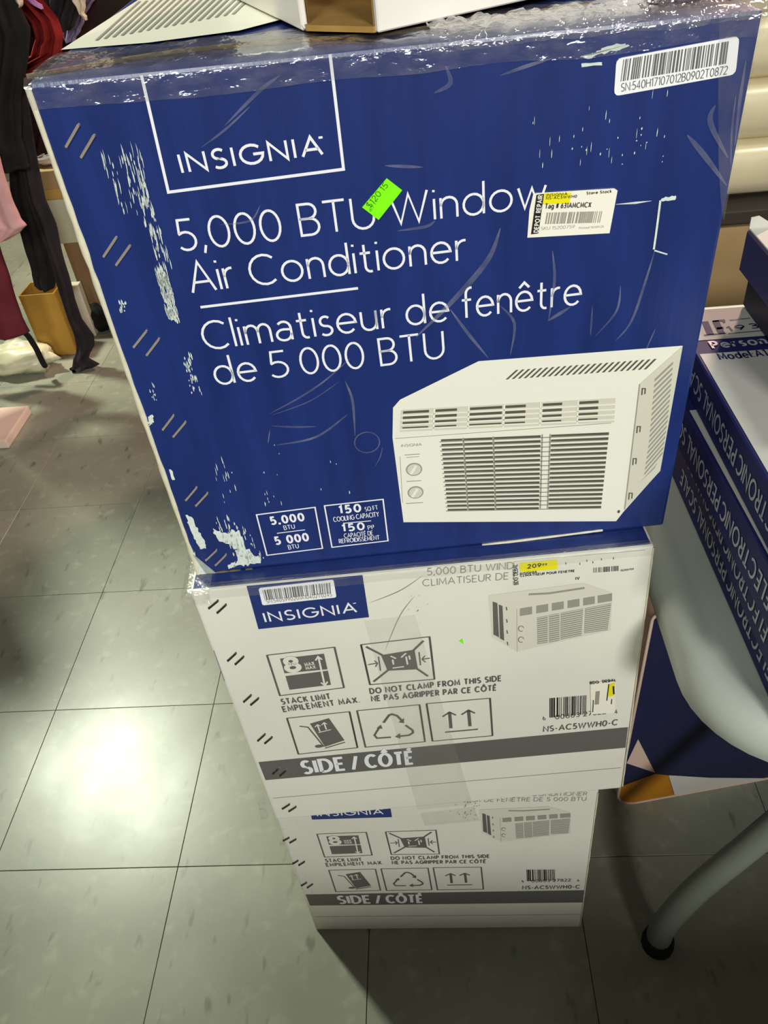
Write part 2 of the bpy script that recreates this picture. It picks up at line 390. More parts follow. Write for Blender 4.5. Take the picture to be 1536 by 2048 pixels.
# ---------------------------------------------------------------- the three stacked cartons
H = 0.371
class Carton:
    def __init__(s, name, label, x, y, z, a, W, Ht, D):
        s.root = thing(name, label, 'box', (x, y, z), a)
        s.M = Matrix.Translation((x, y, z)) @ Matrix.Rotation(a, 4, 'Z')
        U = s.M.to_3x3() @ Vector((1, 0, 0)); s.front = Face((x, y, z), U, (0, 0, 1))
        s.top = Face(s.M @ Vector((0, 0, Ht)), U, s.M.to_3x3() @ Vector((0, 1, 0)))
        s.W = W; s.Ht = Ht; s.D = D
    def L(s, x, y, z): return s.M @ Vector((x, y, z))
def carton_body(c, xs, mats, mi, zt=(0, 0)):
    """xs: left/right at bottom and top; zt: how far the top corners sit above the nominal height"""
    bl, br, tl, tr = xs; D = c.D; Hh = c.Ht
    v = [c.L(bl, 0, 0), c.L(br, 0, 0), c.L(br, D, 0), c.L(bl, D, 0), c.L(tl, 0, Hh + zt[0]), c.L(tr, 0, Hh + zt[1]), c.L(tr, D, Hh + zt[1]), c.L(tl, D, Hh + zt[0])]
    b = MB(); b.v = v; b.f = [[0, 1, 5, 4], [1, 2, 6, 5], [2, 3, 7, 6], [3, 0, 4, 7], [4, 5, 6, 7], [3, 2, 1, 0]]; b.mi = mi
    return b.build('body', mats, c.root, bevel=.0022, seg=2)
def staples(c, prs, m, r=.00075):
    for (p, q) in prs:
        a = c.front.w(c.front.px(p)); b = c.front.w(c.front.px(q)); n = c.front.N
        mb = MB(); mb.tube([a - n * .0004, a + n * .0012, b + n * .0012, b - n * .0004], r, 6)
        mb.build('staple', m, c.root)

# top carton: retail face, navy
c1 = Carton('appliance_carton', 'large navy window air conditioner carton with taped edges, topmost of the three stacked cartons', .432, -.3973, 2 * H, .0746, .3897, .3658, .46)
F1 = c1.front
def lx(F, p): return F.px(p)[0]
def lz(F, p): return F.px(p)[1]
x1s = (lx(F1, (396, 1152)), lx(F1, (1328, 1045)), lx(F1, (52, 168)), lx(F1, (1528, 18)))
z1 = (lz(F1, (52, 168)) - c1.Ht, lz(F1, (1528, 18)) - c1.Ht)
carton_body(c1, x1s, [M_NAVY, M_KRAFT], [0, 0, 0, 0, 0, 1], z1)
TOPF = c1.top
root = c1.root
# bare board edges: left seam, upper rim, lower rim
def strip(c, a, b, w, t, name, m, off=.0, bev=.0006):
    """a raised bead of bare board between two points of the front face"""
    F = c.front; A = Vector(F.px(a)); B = Vector(F.px(b)); d = (B - A).normalized(); n = Vector((-d.y, d.x)) * w / 2
    mb = MB(); rnd = random.Random(int(a[0] + b[1])); k = 40
    rows = []
    for i in range(k + 1):
        p = A + (B - A) * i / k; j = 1 + rnd.uniform(-.28, .28); q = n * j
        rows.append([F.w(p - q, -.001), F.w(p - q, off + t * .6), F.w(p, off + t), F.w(p + q, off + t * .6), F.w(p + q, -.001)])
    mb.grid(rows)
    return mb.build(name, m, c.root, smooth=True)
strip(c1, (54, 172), (398, 1150), .0034, .0010, 'board_edge', M_CREAM)['label'] = 'frayed cream cardboard edge'
mb = MB(); mb.tube([TOPF.w(TOPF.px(k), z1[0] + (z1[1] - z1[0]) * t_ + .0008) for k, t_ in (((58, 167), 0), ((200, 139), .1), ((360, 112), .2), ((520, 93), .3), ((760, 74), .45), ((1000, 36), .6), ((1180, 8), .7))], [.0014, .0015, .0014, .0013, .0011, .0013, .0012], 8); mb.build('flap_edge', M_KRAFT, root, smooth=True)
strip(c1, (398, 1150), (800, 1112), .0026, .0012, 'rim_edge', M_KRAFT)
strip(c1, (800, 1112), (1205, 1060), .0016, .0014, 'rim_edge', M_CREAM)
# printing
p = Print(F1); p.line([(283, 150), (337, 384), (687, 338), (660, 108)], .0017); p.build('logo_frame', M_WINK, root)
p = Print(F1, .0005); p.text('INSIGNIA', (366, 345), (645, 308), 37, .155); p.line([(637, 275), (645, 274)], .0012); p.build('brand_print', M_WINK, root, 'white capital lettering')
p = Print(F1)
WT = .082
p.text('5,000', (363, 501), (565, 479), 61, WT); p.text('BTU', (604, 471), (750, 454), 62, WT); p.text('Window', (783, 449), (1090, 411), 60, WT)
p.build('headline_print', M_WINK, root)
p = Print(F1); p.text('Air', (386, 585), (472, 574), 60, WT); p.text('Conditioner', (506, 571), (932, 519), 59, WT); p.build('headline_print', M_WINK, root)
p = Print(F1); p.line([(401, 614), (716, 576)], .0017); p.build('rule_print', M_WINK, root)
p = Print(F1); p.text('Climatiseur', (413, 699), (784, 654), 55, WT); p.text('de', (815, 650), (897, 640), 55, WT); p.text('fenêtre', (925, 636), (1160, 607), 55, WT); p.build('headline_print', M_WINK, root)
p = Print(F1); p.text('de', (435, 769), (516, 759), 53, WT); p.text('5', (545, 755), (579, 751), 51, WT); p.text('000', (606, 748), (729, 734), 51, WT); p.text('BTU', (763, 730), (888, 714), 52, WT); p.build('headline_print', M_WINK, root)
p = Print(F1); p.frame([(513, 1029), (630, 1014), (645, 1096), (534, 1110)], .0011)
p.text('5,000', (544, 1048), (608, 1040), 14, .24); p.text('BTU', (569, 1059), (590, 1056), 8, .13); p.line([(554, 1066), (610, 1059)], .0008)
p.text('5 000', (553, 1088), (617, 1080), 14, .24); p.text('BTU', (578, 1098), (598, 1095), 8, .13); p.build('rating_print', M_WINK, root)
p = Print(F1); p.frame([(649, 1011), (766, 998), (776, 1081), (664, 1094)], .0011)
p.text('150', (680, 1026), (721, 1022), 14, .24); p.text('SQ FT', (731, 1022), (756, 1018), 8, .12); p.text('COOLING CAPACITY', (668, 1043), (758, 1032), 9, .12)
p.line([(686, 1046), (742, 1041)], .0008); p.text('150', (686, 1062), (728, 1058), 13, .24); p.text('PI²', (737, 1059), (749, 1057), 8, .12)
p.text('CAPACITÉ DE', (689, 1075), (746, 1069), 8, .12); p.text('REFROIDISSEMENT', (679, 1086), (759, 1078), 8, .13); p.build('rating_print', M_WINK, root)

# picture of the appliance on the top carton
pic = Print(F1, .0003)
pic.poly([(786, 815), (800, 799), (957, 722), (1365, 691), (1320, 941), (1247, 1023), (1232, 1042), (807, 1044), (785, 875)])
picture = pic.build('appliance_picture', M_P1, root, 'printed picture of a white window air conditioner')
def sub(fn, name, m, off=.0006):
    q = Print(F1, off); fn(q); return q.build(name, m, picture)
sub(lambda q: q.poly([(1279, 767), (1365, 691), (1320, 941), (1247, 1020)]), 'side_panel', M_P2)
sub(lambda q: (q.line([(1279, 767), (1249, 1018)], .0007), q.line([(790, 876), (1222, 845)], .0004)), 'panel_seam', M_P3, .0008)
def topv(q):
    f = q.quadmap([(1032, 739), (1320, 716), (1299, 737), (1011, 758)])
    for i in range(24):
        u = i / 24; q.uvpoly([f(u, 0), f(u + .017, 0), f(u + .017, 1), f(u, 1)])
sub(topv, 'top_vent', M_P4, .0008)
def sidev(q):
    for quad, n in (((1309, 757), (1346, 722), (1335, 838), (1298, 880)), 11), (((1298, 880), (1335, 838), (1324, 912), (1287, 955)), 7), (((1285, 958), (1314, 925), (1308, 938), (1274, 968)), 2):
        f = q.quadmap(quad)
        for i in range(n):
            v = i / n
            q.uvpoly([f(0, v), f(1, v), f(1, v + .45 / n), f(0, v + .45 / n)])
sub(sidev, 'side_vent', M_P3, .0008)
for c in ((1286, 781), (1276, 857), (1268, 921), (1260, 990)):
    sub(lambda q: q.line([(c[0] - 3, c[1] + 8), (c[0] - 2, c[1] - 5), (c[0] + 4, c[1] - 5), (c[0] + 3, c[1] + 6)], .0009), 'side_hook', M_P4, .0009)
sub(lambda q: q.ellipse((1237, 1022), .0011, .0016), 'screw_head', M_P4, .0009)
UG = [(802, 819), (1231, 795), (1228, 844), (800, 863)]
sub(lambda q: q.poly(UG), 'outlet_grille', M_P2)
def ugr(q):
    f = q.quadmap(UG)
    for a_, b_ in ((.01, .13), (.16, .26), (.32, .47), (.485, .58), (.66, .75), (.83, .92)):
        for r in range(4):
            v = .06 + r * .24; q.uvpoly([f(a_, v), f(b_, v - .0), f(b_, v + .11), f(a_, v + .11)])
sub(ugr, 'grille_gap', M_P4, .0008)
def ugs(q):
    f = q.quadmap(UG)
    for r in range(1, 5): q.uvpoly([f(0, r * .21), f(1, r * .21), f(1, r * .21 + .06), f(0, r * .21 + .06)])
    for u in (.15, .31, .475, .645, .82): q.uvpoly([f(u, 0), f(u + .008, 0), f(u + .008, 1), f(u, 1)])
sub(ugs, 'grille_slat', M_P1, .0010)
LG = [(871, 877), (1223, 862), (1206, 1018), (886, 1024)]
def lgr(q):
    f = q.quadmap(LG)
    for r in range(17):
        for u0, u1, dk in ((.03, .15, 0), (.16, .32, 1), (.33, .595, 1), (.655, .985, 1)):
            v = r / 17; q.uvpoly([f(u0, v + .008), f(u1, v + .008), f(u1, v + .03 + .006 * dk), f(u0, v + .03)])
sub(lgr, 'grille_gap', M_P4, .0008)
def lgs(q):
    f = q.quadmap(LG)
    for r in range(17):
        v = r / 17 + .033; q.uvpoly([f(0.02, v), f(.985, v), f(.985, v + .012), f(.02, v + .012)])
    for u in (.152, .322, .6, .645): q.uvpoly([f(u, 0), f(u + .008, 0), f(u + .008, .97), f(u, .97)])
sub(lgs, 'grille_shadow', M_P3, .0007)
def knobs(q):
    for c in ((828, 938), (831, 984)): q.ellipse(c, .0062, .0062)
sub(knobs, 'dial', M_P3, .0006)
def knobs2(q):
    for c in ((828, 938), (831, 984)): q.ellipse(c, .0052, .0052)
sub(knobs2, 'dial_face', M_P2, .0008)
def knobs3(q):
    for c in ((828, 938), (831, 984)): q.line([(c[0] - 7, c[1] + 9), (c[0] + 4, c[1] - 8)], .0022)
sub(knobs3, 'dial_pointer', M_P1, .0010)
sub(lambda q: (q.text('INSIGNIA', (803, 893), (843, 890), 5, .14), q.line([(809, 909), (839, 907)], .0006), q.line([(812, 914), (838, 912)], .0004), q.line([(813, 962), (842, 960)], .0006), q.line([(812, 1006), (846, 1004)], .0006), q.line([(800, 912), (805, 1004)], .0003)), 'panel_print', M_P3, .0008)

# labels on the top carton
def rounded(F, pts, rad=.003):
    uv = [Vector(F.px(q)) for q in pts]; out = []
    for i in range(4):
        a, b, c = uv[i - 1], uv[i], uv[(i + 1) % 4]; d0 = (a - b).normalized(); d1 = (c - b).normalized()
        for t in (0, .3, .7, 1): 
            k = b + d0 * rad * (1 - t) ** 2 + d1 * rad * t ** 2
            out.append(k)
    return out
def sticker(F, uv, name, m, parent, t=.0006, base=.0003):
    mb = MB(); a = sum(uv[i][0] * uv[(i + 1) % len(uv)][1] - uv[(i + 1) % len(uv)][0] * uv[i][1] for i in range(len(uv)))
    if a < 0: uv = uv[::-1]
    lo = [F.w(q, base) for q in uv]; hi = [F.w(q, base + t) for q in uv]
    mb.grid([lo + [lo[0]], hi + [hi[0]]]); mb.cap(hi)
    return mb.build(name, m, parent)
SER = [(1232, 117), (1478, 71), (1470, 148), (1227, 192)]
serial = sticker(F1, rounded(F1, SER), 'serial_label', M_LABEL, root); serial['label'] = 'white serial number barcode label'
p = Print(F1, .0012); p.bars([(1246, 118), (1459, 81), (1453, 126), (1240, 162)], 42, 3); p.build('barcode', M_GINK, serial)
p = Print(F1, .0012); p.text('SN:540H17107012B0902T0872', (1241, 182), (1452, 147), 15, .10); p.build('serial_text', M_GINK, serial)
GT = [(773, 355), (804, 379), (757, 438), (724, 413)]
tagl = sticker(F1, [Vector(F1.px(q)) for q in GT], 'price_sticker', M_GREEN, root, .0006, .0010); tagl['label'] = 'neon green price sticker set at a slant'
p = Print(F1, .0019)
p.text('$120.15', (740, 414), (776, 370), 11, .12, italic=0)
p.text('6/11', (741, 421), (755, 402), 5, .14); p.build('price_stamp', M_DGREEN, tagl)
DR = [(1066, 386), (1228, 376), (1234, 380), (1218, 465), (1054, 474), (1058, 420)]
depot = sticker(F1, [Vector(F1.px(q)) for q in DR], 'repair_label', M_LABELC, root, .0009); depot['label'] = 'cream repair shop label with yellow highlighter'
p = Print(F1, .0016); p.poly([(1087, 385), (1142, 383), (1138, 405), (1085, 407)]); p.build('highlighter_mark', M_YEL, depot)
p = Print(F1, .0015); p.poly([(1072, 388), (1087, 386), (1076, 465), (1061, 467)]); p.build('label_band', M_KINK, depot)
p = Print(F1, .0018); p.text('DEPOT REPAIR', (1075, 462), (1084, 389), 8, .2); p.mb.v = p.mb.v; p.build('band_text', M_LABELC, depot)
p = Print(F1, .0018); p.text('INSIGNIA', (1092, 391), (1133, 388), 5, .2); p.text('NS-AC5WWH0', (1091, 397), (1152, 393), 5, .2); p.text('Store Stock', (1172, 387), (1221, 383), 5, .22)
p.text('Tag # 631AMCMCX', (1089, 415), (1180, 412), 9, .17); p.build('label_text', M_KINK, depot)
p = Print(F1, .0018); p.bars([(1093, 423), (1207, 420), (1202, 443), (1089, 446)], 26, 11); p.text('SKU 15200759', (1081, 458), (1148, 454), 6, .1); p.text('Printed 10/09/25', (1157, 456), (1206, 453), 4, .12); p.build('label_barcode', M_LGINK, depot)

staples(c1, [((158, 249), (133, 293)), ((189, 270), (163, 314)), ((233, 474), (208, 512)), ((260, 491), (233, 529)), ((293, 661), (268, 693)), ((318, 677), (294, 709)),
    ((347, 830), (326, 858)), ((371, 843), (347, 872)), ((393, 974), (372, 999)), ((415, 985), (392, 1010)), ((433, 1099), (412, 1119)), ((452, 1108), (431, 1129))], M_STEEL, .00085)

# print of the lid (picture seen edge on)
lid = Print(TOPF, .0005 + z1[0]); lid.poly([(125, 110), (300, -6), (620, -6), (600, 40), (480, 72), (300, 96)]); lidp = lid.build('lid_picture', M_P1, root, 'printed picture on the carton lid')
q = Print(TOPF, .0009 + z1[0])
for i in range(17):
    a = (196 + 17 * i, 92 - 3.3 * i); b = (282 + 14.5 * i, 12 - 1.2 * i)
    q.line([a, b], .0022)
q.build('lid_vent', M_P3, lidp)

# scuffs, tears and film creases
def inpoly(pt, poly):
    x, y = pt; r = False
    for i in range(len(poly)):
        (x0, y0), (x1, y1) = poly[i], poly[i - 1]
        if (y0 > y) != (y1 > y) and x < (x1 - x0) * (y - y0) / (y1 - y0) + x0: r = not r
    return r
def streaks(pr, poly, n, ln, w, seed, slant=0.0):
    rnd = random.Random(seed); xs = [q[0] for q in poly]; ys = [q[1] for q in poly]; k = 0
    for _ in range(n * 40):
        pt = (rnd.uniform(min(xs), max(xs)), rnd.uniform(min(ys), max(ys)))
        if not inpoly(pt, poly): continue
        u, v = pr.F.px(pt); l = ln * rnd.uniform(.2, 1); ww = w * rnd.uniform(.4, 1)
        pr.uvpoly([(u - ww * .3, v), (u + ww * .3, v + l * .1), (u + ww * .5 + slant * l, v + l * .6), (u + slant * l, v + l), (u - ww * .5 + slant * l, v + l * .5)])
        k += 1
        if k >= n: break
def jag(pr, poly, amp, seed, n=5):
    rnd = random.Random(seed); out = []
    for i in range(len(poly)):
        a, b = Vector(poly[i]), Vector(poly[(i + 1) % len(poly)])
        for k in range(n): out.append(tuple(a.lerp(b, k / n) + Vector((rnd.uniform(-amp, amp), rnd.uniform(-amp, amp)))))
    pr.poly(out)
sc = Print(F1, .0007)
jag(sc, [(372, 1028), (384, 1034), (398, 1062), (411, 1082), (411, 1095), (401, 1097), (389, 1076), (377, 1048)], 1.5, 1)
jag(sc, [(424, 1056), (448, 1066), (466, 1060), (480, 1062), (489, 1092), (508, 1108), (520, 1112), (519, 1124), (490, 1130), (468, 1132), (478, 1115), (474, 1099), (450, 1084), (436, 1080)], 3, 2)
jag(sc, [(455, 1128), (470, 1122), (472, 1132), (458, 1136)], 1.5, 5)
jag(sc, [(398, 1145), (384, 1105), (390, 1103), (400, 1128), (414, 1146), (440, 1150)], 2, 8)
jag(sc, [(298, 832), (306, 828), (308, 842), (302, 850), (296, 846)], 2, 9)
jag(sc, [(338, 938), (343, 938), (350, 958), (345, 960)], 1, 10)
streaks(sc, [(428, 1045), (480, 1035), (530, 1120), (480, 1130), (450, 1085)], 70, .008, .0012, 3)
streaks(sc, [(205, 330), (285, 310), (300, 420), (262, 440), (240, 425)], 60, .010, .0008, 4, .05)
streaks(sc, [(255, 330), (280, 325), (345, 540), (318, 545)], 70, .010, .0009, 6, .02)
streaks(sc, [(312, 545), (335, 545), (362, 650), (338, 640)], 170, .010, .0012, 7)
streaks(sc, [(365, 715), (385, 712), (405, 790), (385, 790)], 36, .006, .001, 12)
streaks(sc, [(240, 605), (258, 608), (254, 625), (243, 628)], 16, .004, .0012, 13)
streaks(sc, [(298, 772), (310, 770), (316, 800), (304, 802)], 14, .005, .001, 14)
streaks(sc, [(420, 930), (460, 920), (480, 1000), (440, 1010)], 16, .008, .0007, 15)
streaks(sc, [(520, 990), (560, 985), (565, 1010), (525, 1015)], 8, .006, .0007, 16)
streaks(sc, [(1060, 230), (1350, 190), (1360, 320), (1070, 345)], 22, .006, .0005, 17)
streaks(sc, [(1120, 275), (1350, 225), (1355, 330), (1130, 330)], 18, .002, .001, 18)
streaks(sc, [(480, 880), (700, 870), (720, 1000), (500, 1010)], 8, .004, .0008, 19)
jag(sc, [(1157, 113), (1190, 105), (1212, 92), (1250, 86), (1258, 92), (1240, 98), (1208, 106), (1175, 116)], 2.5, 20)
jag(sc, [(1162, 126), (1203, 124), (1203, 130), (1163, 133)], 1, 21)
jag(sc, [(1319, 400), (1330, 393), (1351, 391), (1350, 398), (1326, 402)], 1.2, 22)
sc.line([(1231, 408), (1270, 405), (1302, 401)], .0013, taper=True)
sc.line([(1320, 400), (1315, 440), (1311, 470), (1307, 498)], .0013)
sc.line([(1308, 500), (1334, 508)], .0009)
o = sc.build('scuff_marks', M_SCUFF, root, 'pale scuffs and torn print'); o['kind'] = 'stuff'
cr = Print(F1, .0013)
def smooth(pts, n=6):
    out = []
    for i in range(len(pts) - 1):
        p0 = Vector(pts[max(i - 1, 0)]); p1 = Vector(pts[i]); p2 = Vector(pts[i + 1]); p3 = Vector(pts[min(i + 2, len(pts) - 1)])
        for k in range(n):
            t = k / n; out.append(tuple(.5 * ((2 * p1) + (p2 - p0) * t + (2 * p0 - 5 * p1 + 4 * p2 - p3) * t * t + (3 * p1 - p0 - 3 * p2 + p3) * t ** 3)))
    return out + [tuple(pts[-1])]
for pts, w in ([(540, 825), (596, 795), (649, 760), (700, 715)], .0022), ([(545, 828), (620, 800), (680, 760)], .0014), ([(554, 888), (632, 872), (695, 827)], .003), ([(544, 850), (590, 852), (632, 851)], .0025), \
    ([(690, 760), (705, 800), (710, 870)], .003), ([(765, 892), (760, 912), (749, 932)], .0013), ([(540, 858), (538, 872), (536, 885)], .0014), ([(1000, 455), (975, 518), (908, 597), (832, 672)], .006), \
    ([(1308, 500), (1290, 560), (1262, 640), (1230, 680)], .003), ([(900, 617), (937, 667), (975, 713)], .0035), ([(1000, 610), (1028, 645), (1020, 708)], .003), ([(1095, 640), (1140, 612)], .004), ([(1190, 670), (1232, 620), (1240, 570)], .0025), \
    ([(1180, 670), (1184, 610)], .002), ([(1310, 655), (1290, 700)], .002), ([(404, 293), (452, 257), (500, 212)], .002), ([(450, 250), (520, 180), (560, 150)], .003), ([(1000, 150), (1050, 132), (1105, 115)], .003), \
    ([(1429, 209), (1419, 244), (1454, 314)], .005), ([(1373, 269), (1405, 307), (1452, 370)], .005), ([(1490, 120), (1478, 200), (1468, 290)], .003), ([(1470, 190), (1462, 260), (1460, 330)], .002), ([(770, 330), (845, 333)], .003), ([(868, 185), (900, 165), (890, 130)], .004), \
    ([(520, 410), (500, 440), (440, 448)], .002), ([(795, 460), (850, 452), (870, 440)], .003), ([(1104, 500), (1108, 560), (1096, 640)], .003):
    cr.line(smooth(pts), w * .62, taper=True)
cr.uvline([(F1.px((734, 883))[0] + .0092 * math.cos(t * .33), F1.px((734, 883))[1] + .0092 * math.sin(t * .33)) for t in range(20)], .0009)
cr.build('film_creases', M_CREASE, root, 'pale creases in the clear film')['kind'] = 'stuff'

# film folded over the upper rim
def film_over_rim(c, x0, x1, down, back, amp, seed, z0, z1, name='packing_film', m=M_FILM, n=90):
    rows = []
    for i in range(n + 1):
        u = i / n; x = x0 + (x1 - x0) * u; zt = c.Ht + z0 + (z1 - z0) * u; r = []
        dn = down * (1 + .25 * noise.noise(Vector((u * 6, seed, 0))))
        prof = [(0, -dn), (0, -dn * .75), (0, -dn * .5), (0, -dn * .25), (0, -.001), (.002, .0012), (back * .15, .0012), (back * .3, .001), (back * .5, .001), (back * .75, .001), (back, .0008)]
        for k, (yb, zz) in enumerate(prof):
            e = amp * (0.9 + noise.noise(Vector((u * 38, k * .7, seed))) + .7 * noise.noise(Vector((u * 110, k * 1.6, seed + 3))))
            r.append(c.L(x, yb - (.0012 + e if yb == 0 else 0), zt + zz + (e if yb > 0 else 0)))
        rows.append(r)
    mb = MB(); mb.grid(rows); return mb.build(name, m, c.root, smooth=True)
film_over_rim(c1, x1s[2] - .001, x1s[3] + .001, .0125, .07, .0012, 2.3, z1[0], z1[1])
film_over_rim(c1, (x1s[2] + x1s[3]) / 2 + .02, x1s[3] + .002, .006, .035, .0022, 7.7, z1[0] * .0 + .002, z1[1] + .002, m=M_FILMC)
# film on the right flank of the front
mb = MB(); rows = []
for i in range(31):
    v = i / 30; r = []
    for k in range(9):
        w = k / 8; pA = Vector((1528, 18)).lerp(Vector((1448, 430)), v); px_ = pA + Vector((-(90 * (1 - v) ** .8 + 2) * (1 - w), 12 * (1 - w)))
        r.append(F1.w(F1.px(px_), .0012 + .0012 * max(0, noise.noise(Vector((w * 6, v * 5, 3))) + .35)))
    rows.append(r)
mb.grid(rows); mb.build('packing_film', M_TAPE, root, smooth=True)

# middle and bottom cartons: the plain side of the same product
c2 = Carton('appliance_carton', 'white air conditioner carton with yellow price label, middle of the three stacked cartons', .4263, -.4181, H, .0659, .3796, H - .0006, .46)
F2 = c2.front; r2 = c2.root
x2s = (lx(F2, (553, 1640)), lx(F2, (1242, 1577)), lx(F2, (379, 1180)), lx(F2, (1309, 1090)))
carton_body(c2, x2s, [M_WBOARD, M_NAVY], [0, 0, 0, 0, 1, 0])
c3 = Carton('appliance_carton', 'white air conditioner carton standing on the floor, bottom of the three stacked cartons', .4144, -.4035, 0, -.0065, .3796, H - .0006, .46)
F3 = c3.front; r3 = c3.root
x3s = (lx(F3, (632, 1860)), lx(F3, (1160, 1853)), lx(F3, (539, 1596)), lx(F3, (1198, 1580)))
carton_body(c3, x3s, [M_WBOARD, M_NAVY], [0, 0, 0, 0, 1, 0])

ART = []      # print shared by both white cartons
def art(fn, name, m, off=.0004, label=None, parent=None):
    q = Print(F2, off); fn(q); o = q.build(name, m, parent or r2, label)
    if parent is None: ART.append(o)
    return o
logo = art(lambda q: q.poly([(493, 1172), (725, 1150), (738, 1234), (517, 1258)]), 'logo_panel', M_NINK, .0003, 'navy brand panel')
art(lambda q: (q.text('INSIGNIA', (532, 1243), (713, 1223), 18, .15), q.line([(706, 1206), (712, 1205)], .0009)), 'brand_print', M_WINK, .0006, parent=logo)
icon = art(lambda q: (q.frame([(534, 1310), (669, 1294), (688, 1375), (560, 1391)], .0011), q.line([(534, 1310), (560, 1391)], .0019), q.line([(669, 1294), (688, 1375)], .0019)), 'stack_limit_symbol', M_GINK)
art(lambda q: (q.poly([(560, 1317), (648, 1307), (655, 1338), (569, 1346)]), q.poly([(571, 1352), (656, 1341), (662, 1369), (579, 1379)])), 'symbol_fill', M_GINK, parent=icon)
def i8(q):
    q.text('8', (576, 1342), (600, 1339), 26, .27); q.text('MAX', (611, 1331), (629, 1328), 6, .2); q.text('MAX.', (613, 1338), (634, 1335), 6, .2)
    q.line([(637, 1314), (649, 1367)], .0017); q.line([(631, 1320), (636, 1312), (644, 1318)], .0016); q.line([(642, 1364), (650, 1370), (655, 1362)], .0016)
art(i8, 'symbol_figure', M_WBOARD, .0007, parent=icon)
art(lambda q: (q.text('STACK LIMIT', (565, 1408), (661, 1397), 10, .21), q.text('EMPILEMENT MAX.', (568, 1423), (719, 1404), 10, .21)), 'caption_print', M_GINK)
icon2 = art(lambda q: (q.frame([(722, 1289), (859, 1273), (869, 1358), (740, 1369)], .0011), q.line([(722, 1289), (740, 1369)], .0019), q.line([(859, 1273), (869, 1358)], .0019)), 'no_clamp_symbol', M_GINK)
def clampx(q):
    for a, b in (((732, 1293), (765, 1310)), ((747, 1363), (776, 1340)), ((847, 1281), (827, 1300)), ((856, 1352), (834, 1337))): q.line([a, b], .0022)
    q.poly([(762, 1310), (829, 1299), (836, 1338), (775, 1341)])
    q.line([(757, 1313), (761, 1341)], .0013); q.line([(838, 1304), (841, 1330)], .0013)
    q.line([(736, 1329), (753, 1326)], .0012); q.line([(749, 1321), (755, 1326), (751, 1333)], .0012)
    q.line([(860, 1316), (845, 1318)], .0012); q.line([(850, 1311), (844, 1318), (851, 1324)], .0012)
art(clampx, 'symbol_fill', M_GINK, parent=icon2)
def clampw(q):
    for a, b in (((781, 1311), (792, 1316)), ((802, 1314), (812, 1305)), ((785, 1318), (787, 1328)), ((812, 1312), (815, 1328)), ((785, 1335), (808, 1332)), ((818, 1310), (820, 1318))): q.line([a, b], .0016)
art(clampw, 'symbol_figure', M_WBOARD, .0007, parent=icon2)
art(lambda q: (q.text('DO NOT CLAMP FROM THIS SIDE', (741, 1387), (1002, 1361), 10, .21), q.text('NE PAS AGRIPPER PAR CE CÔTÉ', (744, 1402), (992, 1380), 10, .21)), 'caption_print', M_GINK)
def rect(q, a): q.frame(a, .0011); q.line([a[0], a[3]], .0019); q.line([a[1], a[2]], .0019)
icon3 = art(lambda q: rect(q, [(574, 1436), (699, 1423), (715, 1495), (597, 1508)]), 'hand_truck_symbol', M_GINK)
art(lambda q: (q.poly([(620, 1447), (658, 1436), (689, 1480), (650, 1493)]), q.line([(599, 1452), (616, 1454), (648, 1493)], .0015), q.ellipse((638, 1492), .0042, .0026), q.line([(650, 1496), (690, 1484)], .0014)), 'symbol_fill', M_GINK, parent=icon3)
def ht(q):
    for x, y in ((635, 1449), (648, 1445)): q.line([(x + 5, y + 13), (x, y)], .0014); q.line([(x - 5, y + 4), (x, y - 1), (x + 6, y + 2)], .0012)
    q.line([(637, 1464), (662, 1458)], .0012)
art(ht, 'symbol_figure', M_WBOARD, .0007, parent=icon3)
icon4 = art(lambda q: rect(q, [(714, 1421), (839, 1409), (850, 1483), (731, 1494)]), 'recycling_symbol', M_GINK)
def rec(q):
    q.line([(767, 1445), (778, 1430), (784, 1428), (794, 1431), (806, 1443)], .0026); q.poly([(797, 1444), (808, 1436), (808, 1446)])
    q.line([(811, 1450), (825, 1460), (826, 1465), (818, 1470), (800, 1472)], .0024); q.poly([(790, 1473), (800, 1466), (801, 1477)])
    q.line([(782, 1474), (754, 1476), (749, 1470), (759, 1454)], .0022); q.poly([(753, 1456), (762, 1449), (765, 1457)])
art(rec, 'symbol_fill', M_GINK, parent=icon4)
icon5 = art(lambda q: rect(q, [(853, 1407), (980, 1396), (985, 1471), (865, 1482)]), 'this_way_up_symbol', M_GINK)
def ups(q):
    for a, b in (((902, 1456), (899, 1424)), ((940, 1452), (937, 1420))):
        q.line([a, b], .0033); q.line([(b[0] - 14, b[1] + 9), b, (b[0] + 13, b[1] + 6)], .0019)
    q.line([(890, 1464), (956, 1458)], .0018)
art(ups, 'symbol_fill', M_GINK, parent=icon5)
band = art(lambda q: q.poly([(517, 1524), (1256, 1454), (1251, 1495), (531, 1560)]), 'printed_band', M_GINK, .0003)
art(lambda q: (q.text('SIDE', (609, 1546), (690, 1538), 24, .19), q.text('/', (707, 1537), (717, 1536), 24, .17), q.text('CÔTÉ', (735, 1534), (826, 1526), 24, .19)), 'band_lettering', M_WINK, .0006, parent=band)
art(lambda q: q.line([(546, 1596), (1242, 1535)], .0007), 'flap_crease', M_LGINK)
art(lambda q: (q.text('5,000 BTU WINDOW AIR CONDITIONER', (855, 1150), (1272, 1118), 13, .11), q.text('CLIMATISEUR DE FENÊTRE DE 5 000 BTU', (846, 1172), (1268, 1137), 13, .11)), 'product_name_print', M_LGINK)
bar = art(lambda q: q.bars([(1099, 1396), (1174, 1390), (1173, 1428), (1099, 1435)], 22, 5), 'barcode', M_KINK)
art(lambda q: (q.text('6', (1087, 1440), (1091, 1439), 7, .14), q.text('00603 27822', (1111, 1438), (1212, 1427), 8, .14), q.text('4', (1230, 1427), (1235, 1426), 7, .14)), 'barcode_digits', M_GINK, parent=bar)
